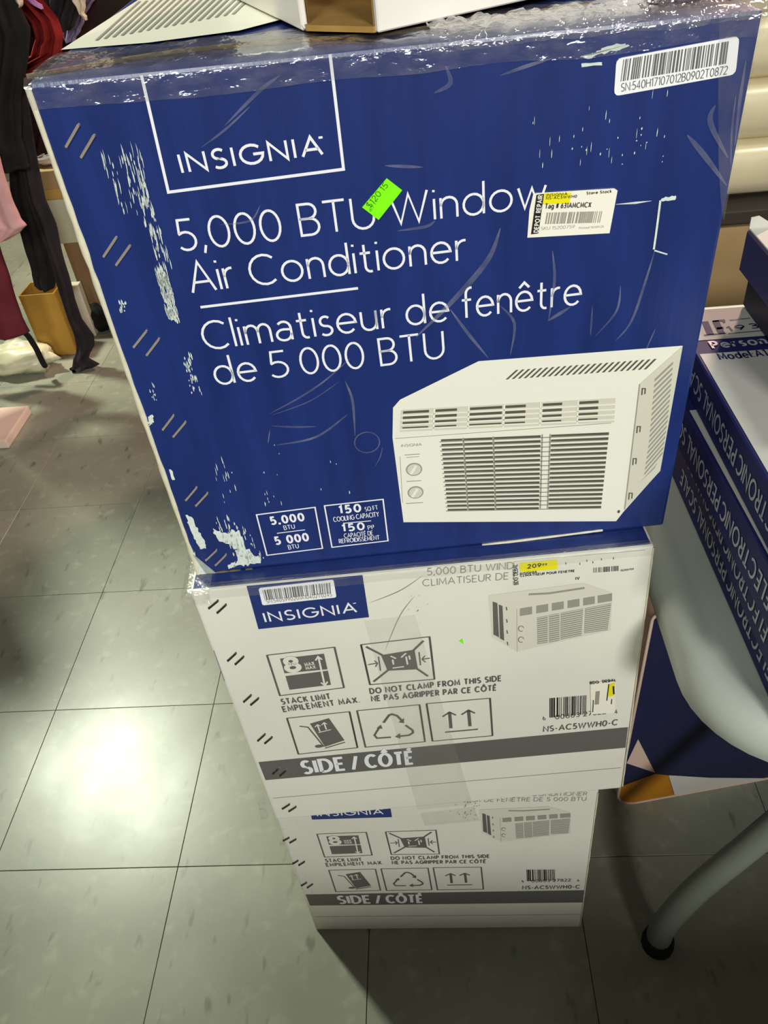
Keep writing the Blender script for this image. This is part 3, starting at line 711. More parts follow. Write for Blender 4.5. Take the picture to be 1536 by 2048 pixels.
art(lambda q: q.text('NS-AC5WWH0-C', (1087, 1463), (1234, 1449), 10, .17), 'model_print', M_GINK)
# small appliance picture
def B(x, y): return (800 + x * .3385, 1060 + y * .3385)
pic2 = art(lambda q: q.poly([B(522, 388), B(540, 382), B(1085, 312), B(1255, 368), B(1245, 592), B(690, 718), B(640, 690), B(545, 632)]), 'appliance_picture', M_P6, .0003, 'small printed picture of an air conditioner')
art(lambda q: (q.poly([B(547, 420), B(575, 430), B(585, 632), B(552, 615)]), q.poly([B(583, 438), B(605, 446), B(615, 652), B(590, 638)])), 'side_vent', M_GINK, .0006, parent=pic2)
for hx, hy in ((627, 462), (629, 535), (631, 600), (633, 668)): art(lambda q: q.line([B(hx, hy - 10), B(hx + 4, hy + 10)], .001), 'side_hook', M_GINK, .0006, parent=pic2)
def uv2(q):
    for i, (a, b) in enumerate(((708, 780), (805, 875), (897, 967), (990, 1060), (1082, 1150), (1168, 1252))):
        y0 = 478 - (a - 744) * .165; y1 = 478 - (b - 744) * .165
        q.poly([B(a, y0 - 22), B(b, y1 - 22), B(b, y1 + 22), B(a, y0 + 22)])
art(uv2, 'outlet_grille', M_LGINK, .0006, parent=pic2)
LQ = (((810, 515), (872, 503), (872, 662), (812, 672)), ((880, 500), (942, 489), (942, 650), (880, 662)), ((950, 488), (1082, 462), (1072, 620), (948, 645)), ((1094, 460), (1248, 430), (1226, 588), (1088, 608)))
art(lambda q: [q.poly([B(*k) for k in a]) for a in LQ], 'intake_grille', M_LGINK, .0006, parent=pic2)
def slat2(q):
    for a in LQ:
        f = q.quadmap([B(*k) for k in a])
        for r in range(13): q.uvpoly([f(0, r / 13), f(1, r / 13), f(1, r / 13 + .03), f(0, r / 13 + .03)])
art(slat2, 'grille_slat', M_P6, .0009, parent=pic2)
art(lambda q: (q.line([B(760, 378), B(880, 372), B(1090, 340)], .0022), q.line([B(690, 465), B(692, 715)], .0003)), 'top_vent', M_LGINK, .0006, parent=pic2)
art(lambda q: [q.line([B(720 + 16 * math.cos(t * .5) - 5, y + 16 * math.sin(t * .5)) for t in range(2, 13)], .0006) for y in (580, 645)], 'dial', M_GINK, .0007, parent=pic2)

# copy the shared print to the bottom carton
for o in ART:
    k = o.copy(); COL.objects.link(k); k.parent = r3
    for ch in list(o.children):
        kk = ch.copy(); COL.objects.link(kk); kk.parent = k

staples(c2, [((436, 1200), (418, 1215)), ((452, 1208), (435, 1224)), ((472, 1305), (456, 1320)), ((487, 1312), (471, 1327)), ((502, 1389), (488, 1402)), ((517, 1395), (502, 1408)),
    ((530, 1467), (516, 1480)), ((544, 1473), (530, 1485)), ((556, 1537), (546, 1546)), ((571, 1541), (560, 1550)), ((579, 1607), (565, 1616)), ((592, 1612), (578, 1621))], M_STEELD, .0010)
staples(c3, [((578, 1674), (567, 1680)), ((592, 1677), (580, 1684)), ((596, 1720), (586, 1726)), ((609, 1722), (598, 1729)), ((613, 1764), (603, 1770)), ((625, 1767), (615, 1774))], M_STEELD, .0010)
# labels of the middle carton
ser2 = sticker(F2, rounded(F2, [(517, 1175), (667, 1158), (673, 1193), (525, 1209)], .002), 'serial_label', M_LABEL, r2, .0006, .0005); ser2['label'] = 'white serial number barcode label'
p = Print(F2, .0014); p.bars([(525, 1178), (662, 1163), (664, 1184), (530, 1198)], 40, 21); p.build('barcode', M_GINK, ser2)
p = Print(F2, .0014); p.text('SN:540S990201A10402T0245', (534, 1204), (664, 1190), 7, .13); p.build('serial_text', M_LGINK, ser2)
pl_ = sticker(F2, [Vector(F2.px(k)) for k in ((1028, 1122), (1290, 1099), (1290, 1150), (1030, 1170))], 'price_label', M_WBOARD, r2, .0005, .0006)
pl_['label'] = 'white shelf price label with yellow patch'
p = Print(F2, .0014); p.poly([(1039, 1124), (1114, 1117), (1115, 1136), (1040, 1142)]); p.build('yellow_patch', M_YEL, pl_)
p = Print(F2, .0017); p.text('209', (1055, 1134), (1081, 1131), 7, .2); p.text('99', (1084, 1129), (1093, 1128), 4, .2)
p.text('INSIGNIA', (1040, 1147), (1073, 1143), 4, .2); p.text('CLIMATISEUR POUR FENETRE', (1040, 1151), (1148, 1141), 4, .2)
p.text('BDG. DEBAL', (1036, 1166), (1034, 1126), 6, .13); p.text('IV', (1151, 1157), (1158, 1156), 5, .2)
for x, y in ((1131, 1124), (1159, 1125), (1173, 1119), (1185, 1122), (1202, 1116), (1226, 1114)): p.line([(x, y - 2), (x, y + 2)], .0005)
p.build('label_text', M_KINK, pl_)
p = Print(F2, .0017); p.bars([(1186, 1133), (1237, 1129), (1237, 1139), (1186, 1143)], 16, 31); p.text('15200759', (1240, 1140), (1266, 1137), 3, .2); p.build('label_barcode', M_GINK, pl_)
sm = sticker(F2, [Vector(F2.px(k)) for k in ((1180, 1364), (1230, 1360), (1229, 1424), (1182, 1427))], 'small_label', M_LABELC, r2, .0004, .0006); sm['label'] = 'small white price label turned on its side'
p = Print(F2, .0013); p.poly([(1217, 1367), (1229, 1363), (1228, 1389), (1214, 1392)]); p.build('yellow_patch', M_YEL, sm)
p = Print(F2, .0015); p.text('BDG. DEBAL', (1180, 1366), (1231, 1360), 4, .22); p.line([(1217, 1366), (1213, 1399)], .0009); p.line([(1186, 1398), (1185, 1422)], .0008); p.line([(1226, 1370), (1227, 1386)], .0016); p.line([(1223, 1396), (1222, 1406)], .0008); p.build('label_text', M_KINK, sm)
p = Print(F2, .0015); p.poly([(1191, 1381), (1199, 1380), (1197, 1406), (1189, 1407)]); p.build('label_barcode', M_LGINK, sm)
gd = sticker(F2, [Vector(F2.px(k)) for k in ((918, 1281), (925, 1277), (927, 1288))], 'sticker_scrap', M_GREEN, r2, .0004); 
# wide clear tape running down the middle carton onto the bottom one
for nm, F, rt, qd in (('clear_tape', F2, r2, [(728, 1240), (830, 1228), (945, 1608), (835, 1618)]), ('clear_tape', F3, r3, [(840, 1625), (948, 1612), (960, 1640), (850, 1650)])):
    mb = MB(); f = Print(F).quadmap(qd); rows = [[F.w(f(k / 6, i / 16), .0009 + .0005 * max(0, noise.noise(Vector((k * 1.3, i * .5, 2))))) for k in range(7)] for i in range(17)]
    mb.grid(rows); mb.build(nm, M_TAPE, rt, smooth=True)
M_DIRT = mat('grey_scuff', (120, 116, 104), 0.8, 0.2, var=.3, vscale=90)
d = Print(F3, .0007)
streaks(d, [(880, 1612), (960, 1600), (955, 1640), (925, 1640)], 26, .006, .0012, 41, .5); streaks(d, [(560, 1640), (600, 1640), (640, 1840), (610, 1830)], 12, .004, .0007, 42)
d.build('scuff_marks', M_DIRT, r3)['kind'] = 'stuff'
d = Print(F2, .0010)
d.line(smooth([(738, 1205), (800, 1180), (845, 1150)]), .0006, taper=True); d.line(smooth([(770, 1300), (800, 1230), (830, 1190)]), .0006, taper=True); streaks(d, [(545, 1530), (580, 1530), (580, 1552), (550, 1554)], 10, .003, .001, 43)
streaks(d, [(800, 1190), (870, 1190), (880, 1240), (810, 1250)], 10, .003, .0006, 44, .7)
d.build('scuff_marks', M_LGINK, r2)['kind'] = 'stuff'
# blue print wrapping the left flank, board corner of the bottom carton
q = MB(); a = F2.w(F2.px((430, 1300)), .0); b = F2.w(F2.px((452, 1362)), .0); dv = c2.M.to_3x3() @ Vector((0, 1, 0)); e = c2.M.to_3x3() @ Vector((-1, 0, 0))
for k in range(1): q.poly([a + e * .0012 - dv * .001, a + e * .0012 + dv * .05, b + e * .0012 + dv * .05, b + e * .0012 - dv * .001])
q.build('flank_print', M_NINK, r2)
strip(c3, (1196, 1585), (1160, 1852), .0016, .0008, 'board_edge', M_CREAM)
strip(c2, (1307, 1095), (1245, 1572), .0014, .0008, 'board_edge', M_CREAM)
# crumpled film at the upper left corner and along the upper rim of the middle carton
mb = MB(); rows = []
cx = x2s[2]
for i in range(26):
    u = i / 25; r = []
    for k in range(22):
        v = k / 21; yb = .10 * (1 - v); x = cx - .006 + .022 * u; z = c2.Ht + .0015
        nn = noise.noise(Vector((u * 7, v * 9, 1.7))) + .6 * noise.noise(Vector((u * 17, v * 21, 4)))
        if u < .3: x -= .003; z -= (.3 - u) * .02
        if v > .72: yb = -.0025; z -= (v - .72) * .055
        r.append(c2.L(x + .0018 * nn, yb - .0022 - .0014 * nn if v > .72 else yb, z + max(-.0006, .0012 * nn) + .0002))
    rows.append(r)
mb.grid(rows); mb.build('crumpled_film', M_FILMC, r2, smooth=False)
film_over_rim(c2, x2s[2] + .01, x2s[3], .009, .006, .0007, 5.1, 0, 0, n=70, m=M_TAPE)
mb = MB(); rows = []
for i in range(10):
    u = i / 9; r = []
    for k in range(6):
        v = k / 5; nn = noise.noise(Vector((u * 6, v * 6, 9.1)))
        r.append(c2.L(x2s[0] - .012 - .004 * u + .009 * v + .001 * nn, -.0015 - .002 * abs(nn), .052 - .045 * u + .002 * nn))
    rows.append(r)
mb.grid(rows); mb.build('crumpled_film', M_FILMC, r2)

# ---------------------------------------------------------------- white carton standing on the stack, its near corner open
zt = 2 * H + c1.Ht + .004
wb = thing('open_white_carton', 'white carton with an open cardboard corner standing on the navy carton', 'box', (*at_z(681, 64, zt).xy, zt))
M_WCAR = mat('white_carton_board', (228, 222, 214), 0.45, 0.4, var=.06, vscale=8)
M_KIN = mat('kraft_inside', (176, 138, 74), 0.85, 0.2, var=.25, vscale=30)
pL = at_z(604, 62, zt); pR = at_z(757, 66, zt); dL = (at_z(480, 2, zt) - pL).normalized(); dR = (at_z(1055, 0, zt) - pR).normalized()
eL = pL + dL * .21; eR = pR + dR * .20; back = eL + (eR - pR)
def wall(a, b, h, t, name, m, lift=0):
    n = (b - a).cross(Vector((0, 0, 1))).normalized() * t
    mb = MB(); up = Vector((0, 0, h)); lo = Vector((0, 0, lift))
    c = [a + lo, b + lo, b + n + lo, a + n + lo]; mb.v = c + [k + up for k in c]; mb.f = [[0, 1, 5, 4], [1, 2, 6, 5], [2, 3, 7, 6], [3, 0, 4, 7], [4, 5, 6, 7], [3, 2, 1, 0]]; mb.mi = [0] * 6
    return mb.build(name, m, wb, bevel=.0008, seg=1)
wall(eL, pL, .24, -.004, 'side_wall', M_WCAR); wall(pR, eR, .24, -.004, 'side_wall', M_WCAR)
wall(back, eL, .24, -.004, 'side_wall', M_WCAR); wall(eR, back, .24, -.004, 'side_wall', M_WCAR)
mb = MB(); n_ = Vector((0, 0, .003)); ring = [pL, pR, eR, back, eL]; cg = sum(ring, Vector()) / 5; ring = [k if i_ < 2 else cg + (k - cg) * .93 for i_, k in enumerate(ring)]; ring[0] = ring[0] + (pR - pL) * .06; ring[1] = ring[1] - (pR - pL) * .06; mb.cap([k + n_ for k in ring]); mb.cap(ring[::-1]); mb.grid([ring + [ring[0]], [k + n_ for k in ring] + [pL + n_]])
mb.build('bottom_flap', M_KIN, wb)
# inner liner: kraft inside of the two near walls and a slanted inner flap
def off(a, d, k): return a + d * k
inL = dL.cross(Vector((0, 0, 1))).normalized() * .0048; inR = -dR.cross(Vector((0, 0, 1))).normalized() * .0048
if inL.dot(pR - pL) < 0: inL = -inL
if inR.dot(pL - pR) < 0: inR = -inR
mb = MB(); 
for a, d, k in ((pL, dL, inL), (pR, dR, inR)):
    mb.poly([a + k + Vector((0, 0, .003)), a + d * .19 + k + Vector((0, 0, .003)), a + d * .19 + k + Vector((0, 0, .235)), a + k + Vector((0, 0, .235))])
mb.build('inner_lining', M_KIN, wb)
mb = MB(); mb.poly([pL + inL + dL * .015 + Vector((0, 0, .055)), pR + inR + dR * .012 + Vector((0, 0, .012)), pR + inR + dR * .07 + Vector((0, 0, .015)), pL + inL + dL * .07 + Vector((0, 0, .06))])
mb.build('inner_flap', M_KIN, wb)

# ---------------------------------------------------------------- folding table
M_TABLE = mat('grey_plastic_table', (196, 202, 192), 0.42, 0.4, var=.06, vscale=6, bump=.06, bscale=300)
M_LEG = mat('grey_green_tube', (122, 128, 116), 0.45, 0.4, var=.08, vscale=14)
M_RUB = mat('black_rubber', (26, 25, 24), 0.7, 0.3)
TX0, TX1, TY0, TY1 = .626, 2.05, -.557, .10
tb = thing('folding_table', 'pale grey plastic folding table with rounded corner beside the stacked cartons', 'table', ((TX0 + TX1) / 2, (TY0 + TY1) / 2, 0))
def rrect(x0, x1, y0, y1, r, n=10):
    o = []
    for cx_, cy_, a in ((x1 - r, y0 + r, -90), (x1 - r, y1 - r, 0), (x0 + r, y1 - r, 90), (x0 + r, y0 + r, 180)):
        o += [(cx_ + r * math.cos(R_(a + 90 * k / n)), cy_ + r * math.sin(R_(a + 90 * k / n))) for k in range(n + 1)]
    return o
mb = MB(); rows = []
for ins, zz in ((.004, .648), (0, .652), (0, .672), (.003, .682), (.010, .6885), (.018, .690), (.024, .6885), (.03, .688)):
    rows.append([Vector((x, y, zz)) for x, y in rrect(TX0 + ins, TX1 - ins, TY0 + ins, TY1 - ins, .085 - ins * .6)])
mb.grid(rows, True); mb.cap(rows[-1]); mb.cap(rows[0][::-1]); mb.build('table_top', M_TABLE, tb, smooth=True, clean=True)
def leg(path, name='leg'):
    mb = MB(); mb.tube(smooth3(path), .0165, 14); lg = mb.build(name, M_LEG, tb, smooth=True)
    f = path[0]; m2 = MB(); m2.tube([(f[0], f[1], 0), (f[0], f[1], .012), (f[0] + (path[1][0] - f[0]) * .3, f[1] + (path[1][1] - f[1]) * .3, .024)], [.0215, .0215, .019], 16); m2.build('rubber_foot', M_RUB, lg, smooth=False)
def smooth3(pts, n=6):
    out = []
    for i in range(len(pts) - 1):
        p0 = Vector(pts[max(i - 1, 0)]); p1 = Vector(pts[i]); p2 = Vector(pts[i + 1]); p3 = Vector(pts[min(i + 2, len(pts) - 1)])
        for k in range(n):
            t = k / n; out.append(.5 * ((2 * p1) + (p2 - p0) * t + (2 * p0 - 5 * p1 + 4 * p2 - p3) * t * t + (3 * p1 - p0 - 3 * p2 + p3) * t ** 3))
    return out + [Vector(pts[-1])]
LEGP = [(.706, -.428, .002), (.706, -.428, .05), (.718, -.424, .095), (.745, -.415, .15), (.80, -.40, .235), (.85, -.385, .32), (.885, -.37, .45), (.89, -.36, .649)]
leg(LEGP)
leg([(x, -.34 - y, z) for x, y, z in LEGP])
leg([(TX0 + TX1 - x, y, z) for x, y, z in LEGP])
leg([(TX0 + TX1 - x, -.34 - y, z) for x, y, z in LEGP])

# ---------------------------------------------------------------- boxed scales on the table
M_SNAVY = mat('scale_box_navy', (34, 40, 96), 0.6, 0.25, var=.10, vscale=12)
M_SWHITE = mat('scale_box_white', (200, 198, 190), 0.6, 0.25, var=.04, vscale=6)
M_STXT = mat('scale_box_lettering', (186, 188, 196), 0.4, 0.4)
SW, SD, SH = .33, .33, .0392
def scale_box(i, label, z, x, y, rz):
    t = thing('scale_box', label, 'box', (x + SW / 2, y + SD / 2, z), rz, 'boxed scales stacked on the table')
    Mx = Matrix.Translation((x + SW / 2, y + SD / 2, z)) @ Matrix.Rotation(rz, 4, 'Z')
    b = MB(); b.box(-SW / 2, SW / 2, -SD / 2, SD / 2, .0002, SH, Mx); b.build('body', M_SNAVY, t, bevel=.0012, seg=1)
    FT = Face(Mx @ Vector((-SW / 2, -SD / 2, SH)), Mx.to_3x3() @ Vector((1, 0, 0)), Mx.to_3x3() @ Vector((0, 1, 0)))
    FS = Face(Mx @ Vector((-SW / 2, -SD / 2, SH)), Mx.to_3x3() @ Vector((0, 1, 0)), Vector((0, 0, -1)))     # left flank, print upside down
    va, vb = (FT.px((1402, 709))[1], FT.px((1410, 681))[1]) if i == 0 else (SD - .093, SD - .06)
    q = Print(FT, .0004); q.uvpoly([(.003, .003), (SW - .003, .003), (SW - .003, va), (.003, va)]); q.uvpoly([(.0, vb), (SW, vb), (SW, SD), (0, SD)]); pan = q.build('white_panel', M_SWHITE, t)
    q = Print(FS, .0005)
    sc_ = .078 / layout('PERSONAL', .15)[1]; start = -.41 - y; bl = .0125; cp = .0145
    for wd, at in (('ELECTRONIC', start - (layout('ELECTRONIC', .15)[1] + .55) * sc_), ('PERSONAL', start), ('SCALE', start + .078 + .55 * sc_)):
        q.text(wd, (at, bl), (at + layout(wd, .15)[1] * sc_, bl), cp, .15, uv=True)
    q.build('flank_lettering', M_STXT, t)
    return t, FT, pan
ZT = .6912
scale_box(3, 'navy scale box with white lettering, lowest of the four on the table', ZT, .672, -.548, R_(.6))
scale_box(2, 'navy scale box with white lettering, second from the table top', ZT + .0400, .664, -.546, R_(-.5))
scale_box(1, 'navy scale box with white lettering, directly under the uppermost white-topped one', ZT + .0800, .651, -.552, R_(1.6))
sb, FT, pan = scale_box(0, 'white-topped navy scale box with printed model line, uppermost beneath the two small boxes', ZT + .1200, .657, -.553, R_(.3))
q = Print(FT, .0008)
def up2(x, y): return FT.px((x, y))
for pg in ([(1403, 645), (1416, 644), (1428, 671), (1415, 672)], [(1424, 643), (1437, 642), (1450, 669), (1437, 670)], [(1424, 643), (1449, 640), (1451, 646), (1447, 647), (1444, 644), (1426, 646)], [(1432, 657), (1446, 655), (1448, 659), (1434, 661)], [(1408, 673), (1452, 669), (1451, 667), (1408, 671)]): q.poly(pg)
q.build('monogram_print', M_SNAVY, sb)
q = Print(FT, .0008); q.text('193', (1459, 664), (1518, 657), 9, .2); q.line([(1459, 642), (1500, 638)], .0011); q.line([(1456, 669), (1536, 662)], .0011)
q.build('number_print', M_SNAVY, sb)
q = Print(FT, .0008); q.text('Model:A1', (1441, 721), (1536, 713), 12, .17)
q.build('model_print', M_SNAVY, sb)
q = Print(FT, .0008); q.text('Personal', (1427, 698), (1562, 686), 13, .2); q.build('top_lettering', M_STXT, sb)

def small_box(name, label, x0, x1, y0, y1, z0, z1, m, rz=0):
    t = thing(name, label, 'box', ((x0 + x1) / 2, (y0 + y1) / 2, z0), rz)
    Mx = Matrix.Translation(((x0 + x1) / 2, (y0 + y1) / 2, z0)) @ Matrix.Rotation(rz, 4, 'Z')
    b = MB(); b.box(-(x1 - x0) / 2, (x1 - x0) / 2, -(y1 - y0) / 2, (y1 - y0) / 2, 0, z1 - z0, Mx); b.build('body', m, t, bevel=.0015, seg=1)
    return t, Mx
M_DKNAVY = mat('dark_navy_card', (26, 27, 52), 0.4, 0.4, var=.1, vscale=12)
M_PURP = mat('faded_indigo_card', (70, 72, 118), 0.4, 0.4, var=.14, vscale=10)
z0_ = ZT + .12 + SH + .0012
small_box('flat_box', 'dark navy flat box lying on the uppermost scale box', .717, .95, -.44, -.222, z0_, .8795, M_DKNAVY)
t, Mx = small_box('lidded_box', 'indigo blue box with raised white flap lying on the dark flat box', .711, .95, -.43, -.213, .880, .916, M_PURP)
mb = MB()
# white flap standing up along the back, notched at its end
pts = [(-.1185, .1065, .034), (-.1185, .1065, .046), (-.112, .1065, .047), (-.098, .1065, .038), (.10, .1065, .038), (.10, .1065, .034)]
fr_ = [Mx @ Vector(k) for k in pts]; bk_ = [Mx @ (Vector(k) + Vector((0, .0015, 0))) for k in pts]
mb.cap(fr_); mb.cap(bk_[::-1]); mb.grid([fr_ + [fr_[0]], bk_ + [bk_[0]]]); mb.build('raised_flap', M_SWHITE, t)
mb = MB(); mb.box(-.1185, .118, -.106, .106, .036, .0375, Mx); mb.build('lid', M_SWHITE, t, bevel=.0005, seg=1)

# ---------------------------------------------------------------- printed carrier leaning under the table
M_BNAVY = mat('carrier_navy', (30, 34, 66), 0.5, 0.35, var=.15, vscale=8)
M_BSIDE = mat('carrier_side', (168, 136, 122), 0.6, 0.3, var=.1, vscale=10)
M_BPINK = mat('carrier_pale', (206, 180, 164), 0.5, 0.3)
M_BOR = mat('carrier_orange', (190, 124, 22), 0.5, 0.35, var=.25, vscale=9)
P0 = at_z(1232, 1612, 0); P1 = at_z(1536, 1556, 0); ang = math.atan2((P1 - P0).y, (P1 - P0).x)
bgt = thing('printed_carrier', 'navy and orange printed carrier with rounded corner under the table', 'bag', (P0.x, P0.y, 0), ang)
U = Vector((math.cos(ang), math.sin(ang), 0)); FB = Face((P0.x, P0.y, 0), U, (0, 0, 1)); V_ = -FB.N
def carrier_outline(e=0):
    o = []
    W_, H_, r = .30, .45, .035
    for cx_, cy_, a in ((W_ - r, r, -90), (W_ - .01, H_ - .01, 0), (.01, H_ - .01, 90), (r, r, 180)):
        rr = r if cy_ == r else .01
        o += [(cx_ + rr * math.cos(R_(a + 10 * k)), cy_ + rr * math.sin(R_(a + 10 * k))) for k in range(10)]
    return o
mb = MB(); of = carrier_outline(); fr_ = [FB.w(k, 0) for k in of]; bk_ = [FB.w(k, -.16) for k in of]
mb.grid([fr_, bk_], True); mb.build('side_gusset', M_BSIDE, bgt, smooth=False)
mb = MB(); mb.cap([FB.w(k, 0) for k in of]); mb.build('front_panel', M_BNAVY, bgt)
mb = MB(); mb.cap([FB.w(k, -.16) for k in of][::-1]); mb.build('back_panel', M_BNAVY, bgt)
mb = MB(); mb.tube([FB.w(k, .0005) for k in of] + [FB.w(of[0], .0005)], .0022, 6, caps=False); mb.build('piping', M_BPINK, bgt, smooth=True)
q = Print(FB, .0005); q.poly([(1276, 1478), (1253, 1526), (1310, 1545)]); q.build('pale_print', M_BPINK, bgt)
q = Print(FB, .0006); q.poly([(1240, 1573), (1310, 1547), (1336, 1550), (1352, 1604), (1300, 1612), (1246, 1608), (1236, 1597)]); q.build('orange_print', M_BOR, bgt)
q = Print(FB, .0006); q.poly([(1337, 1550), (1420, 1555), (1536, 1556), (1600, 1553), (1600, 1545), (1600, 1572), (1536, 1580), (1352, 1600)][:4] + [(1600, 1572), (1536, 1582), (1353, 1603)]); q.build('grey_print', M_SWHITE, bgt)

# ---------------------------------------------------------------- wrapped rolls on a low shelf behind the table
M_SHELF = mat('dark_shelf_board', (52, 44, 38), 0.6, 0.3, var=.15, vscale=8)
M_ROLL = mat('ivory_wrapped_panel', (222, 208, 172), 0.30, 0.5, var=.06, vscale=5, bump=.12, bscale=16, bstretch=(.4, 1, 4), coat=.5)
M_TAN = mat('tan_carton', (176, 146, 104), 0.8, 0.2, var=.12, vscale=8)
M_TANB = mat('brown_carton', (150, 118, 84), 0.8, 0.2, var=.15, vscale=8)
RY = .62
sh = thing('low_shelf', 'dark low shelf behind the table carrying ivory wrapped panels', 'shelf', (1.0, RY + .25, 0))
for x in (.14, 1.86):
    mb = MB(); mb.box(x, x + .03, RY - .02, RY + .5, 0, .598); mb.build('side_panel', M_SHELF, sh, bevel=.002, seg=1)
mb = MB(); mb.box(.12, 1.91, RY - .05, RY + .52, .5985, .622); mb.build('shelf_board', M_SHELF, sh, bevel=.002, seg=1)
mb = MB(); mb.box(.172, 1.858, RY - .02, RY + .5, .10, .12); mb.build('shelf_board', M_SHELF, sh, bevel=.002, seg=1)
for i, (a, b, hh, m) in enumerate(((.18, .62, .40, M_TANB), (.64, 1.30, .452, M_TAN), (1.31, 1.85, .44, M_TANB))):
    t, _ = small_box('shelf_carton', ('brown carton on the lower shelf, hidden behind the stacked cartons', 'tan carton on the lower shelf under the ivory wrapped panels', 'brown carton at the far right of the lower shelf')[i], a, b, RY, RY + .42, .1205, .1205 + hh, m)
nm = ('ivory plastic wrapped panel resting on the dark shelf, lowest of its stack', 'ivory plastic wrapped panel, second from the bottom of its stack', 'ivory plastic wrapped panel, third from the bottom of its stack', 'ivory plastic wrapped panel, uppermost of its stack')
for i in range(4):  # left ends run on unseen behind the stack to block the far light
    zb = .6228 + .0985 * i; hh = .098; t = thing('wrapped_panel', nm[i], 'panel', (1.0, RY + .2, zb), 0, 'ivory wrapped panels stacked on the low shelf')
    mb = MB(); rows = []
    prof = [(.03, 0), (.008, .012), (0, .03), (-.003, .05), (.0, .07), (.008, .087), (.03, hh), (.36, hh), (.39, .08), (.40, .05), (.39, .015), (.36, 0)]
    for k in range(25):
        u = k / 24; x = .15 + 1.72 * u; e = [(a + .0025 * noise.noise(Vector((u * 14, j * .8, i * 3.1))), b + (.0 if b in (0, hh) else .002 * noise.noise(Vector((u * 11, j, i * 5))))) for j, (a, b) in enumerate(prof)]
        rows.append([Vector((x, RY + a, zb + b)) for a, b in e])
    mb.grid(rows, True); mb.cap(rows[0]); mb.cap(rows[-1][::-1]); mb.build('panel_body', M_ROLL, t, smooth=True, clean=True)
    mb = MB(); rows = []
    for k in range(41):
        u = k / 40; x = .16 + 1.7 * u
        rows.append([Vector((x, RY - .004 - .002 * abs(noise.noise(Vector((u * 30, j * 1.1, i + .5)))) + (.004 if j in (0, 6) else 0) , zb + .014 + .011 * j)) for j in range(7)])
    mb.grid(rows); mb.build('shrink_wrap', M_TAPE, t, smooth=True)

# ---------------------------------------------------------------- clothes and parcels behind, on the left
def cloth(name, rgb, v=.3, rough=.9): return mat(name, rgb, rough, .15, var=v, vscale=18, bump=.25, bscale=120)
M_BLK = cloth('black_cloth', (34, 32, 33)); M_BLK2 = cloth('charcoal_cloth', (48, 42, 46)); M_RED = cloth('red_cloth', (146, 40, 38), .4); M_MAR = cloth('maroon_cloth', (58, 36, 36))
M_PINK = cloth('pink_cloth', (214, 162, 162), .15); M_BURG = cloth('burgundy_cloth', (112, 44, 54), .2); M_LIL = cloth('lilac_cloth', (142, 128, 164), .2); M_CRM = cloth('cream_cloth', (222, 200, 176), .15); M_ORC = cloth('orchid_ribbon', (206, 140, 206), .1)
def garment_rows(rows, Y):
    out = []
    for r in rows:
        if r[0] == 'w': out.append((r[1], r[2], r[3]))
        else:
            a = at_y(r[1], r[0], Y); b = at_y(r[2], r[0], Y); out.append(((a.z + b.z) / 2, a.x, b.x))
    return out
def garment_mesh(rows, Y, folds, amp, thick, seed, nr=5, nc=22):
    R0 = garment_rows(rows, Y); rings = []
    full = []
    for i in range(len(R0) - 1):
        for k in range(nr):
            t = k / nr; full.append(tuple(R0[i][j] * (1 - t) + R0[i + 1][j] * t for j in range(3)))
    full.append(R0[-1])
    for i, (z, xl, xr) in enumerate(full):
        z = max(z, .004); v = i / len(full); fr = []; bk = []
        for j in range(nc + 1):
            t = j / nc; env = math.sqrt(max(0, 1 - (2 * t - 1) ** 2)); f = amp * env * (math.sin(folds * math.pi * 2 * t + seed + 1.6 * v + .8 * noise.noise(Vector((t * 3, v * 4, seed)))) + .6 * noise.noise(Vector((t * 6, v * 7, seed))))
            x = xl + (xr - xl) * t + .004 * noise.noise(Vector((t, v * 9, seed + 5)))
            fr.append(Vector((x, Y - thick * env - f, z))); bk.append(Vector((x, Y + thick * env * .8 - f * .6, z)))
        rings.append(fr + bk[-2:0:-1])
    mb = MB(); mb.grid(rings, True); mb.cap(rings[0]); mb.cap(rings[-1][::-1])
    return mb
def garment(name, label, rows, Y, m, folds=3, amp=.012, thick=.022, seed=1.0, cat='garment'):
    o = garment_mesh(rows, Y, folds, amp, thick, seed).build(name, m, smooth=True, clean=True)
    return tag(o, label, cat, 'clothes hanging on the left rail')
RAILZ = 1.52
rk = thing('clothes_rail', 'steel clothes rail holding the dark garments at the far left', 'rack', (-.85, 1.38, 0))
M_CHR = mat('rail_chrome', (170, 168, 164), .3, .5, metal=.9)
mb = MB(); mb.tube([(-1.75, 1.38, RAILZ), (-.12, 1.38, RAILZ)], .013, 12); mb.build('hanging_bar', M_CHR, rk, smooth=True)
for x in (-1.74, -.13):
    mb = MB(); mb.tube([(x, 1.38, .02), (x, 1.38, RAILZ)], .013, 12); mb.build('upright', M_CHR, rk, smooth=True)
    mb = MB(); mb.tube([(x, 1.14, .014), (x, 1.62, .014)], .014, 12); mb.build('foot_bar', M_CHR, rk, smooth=True)
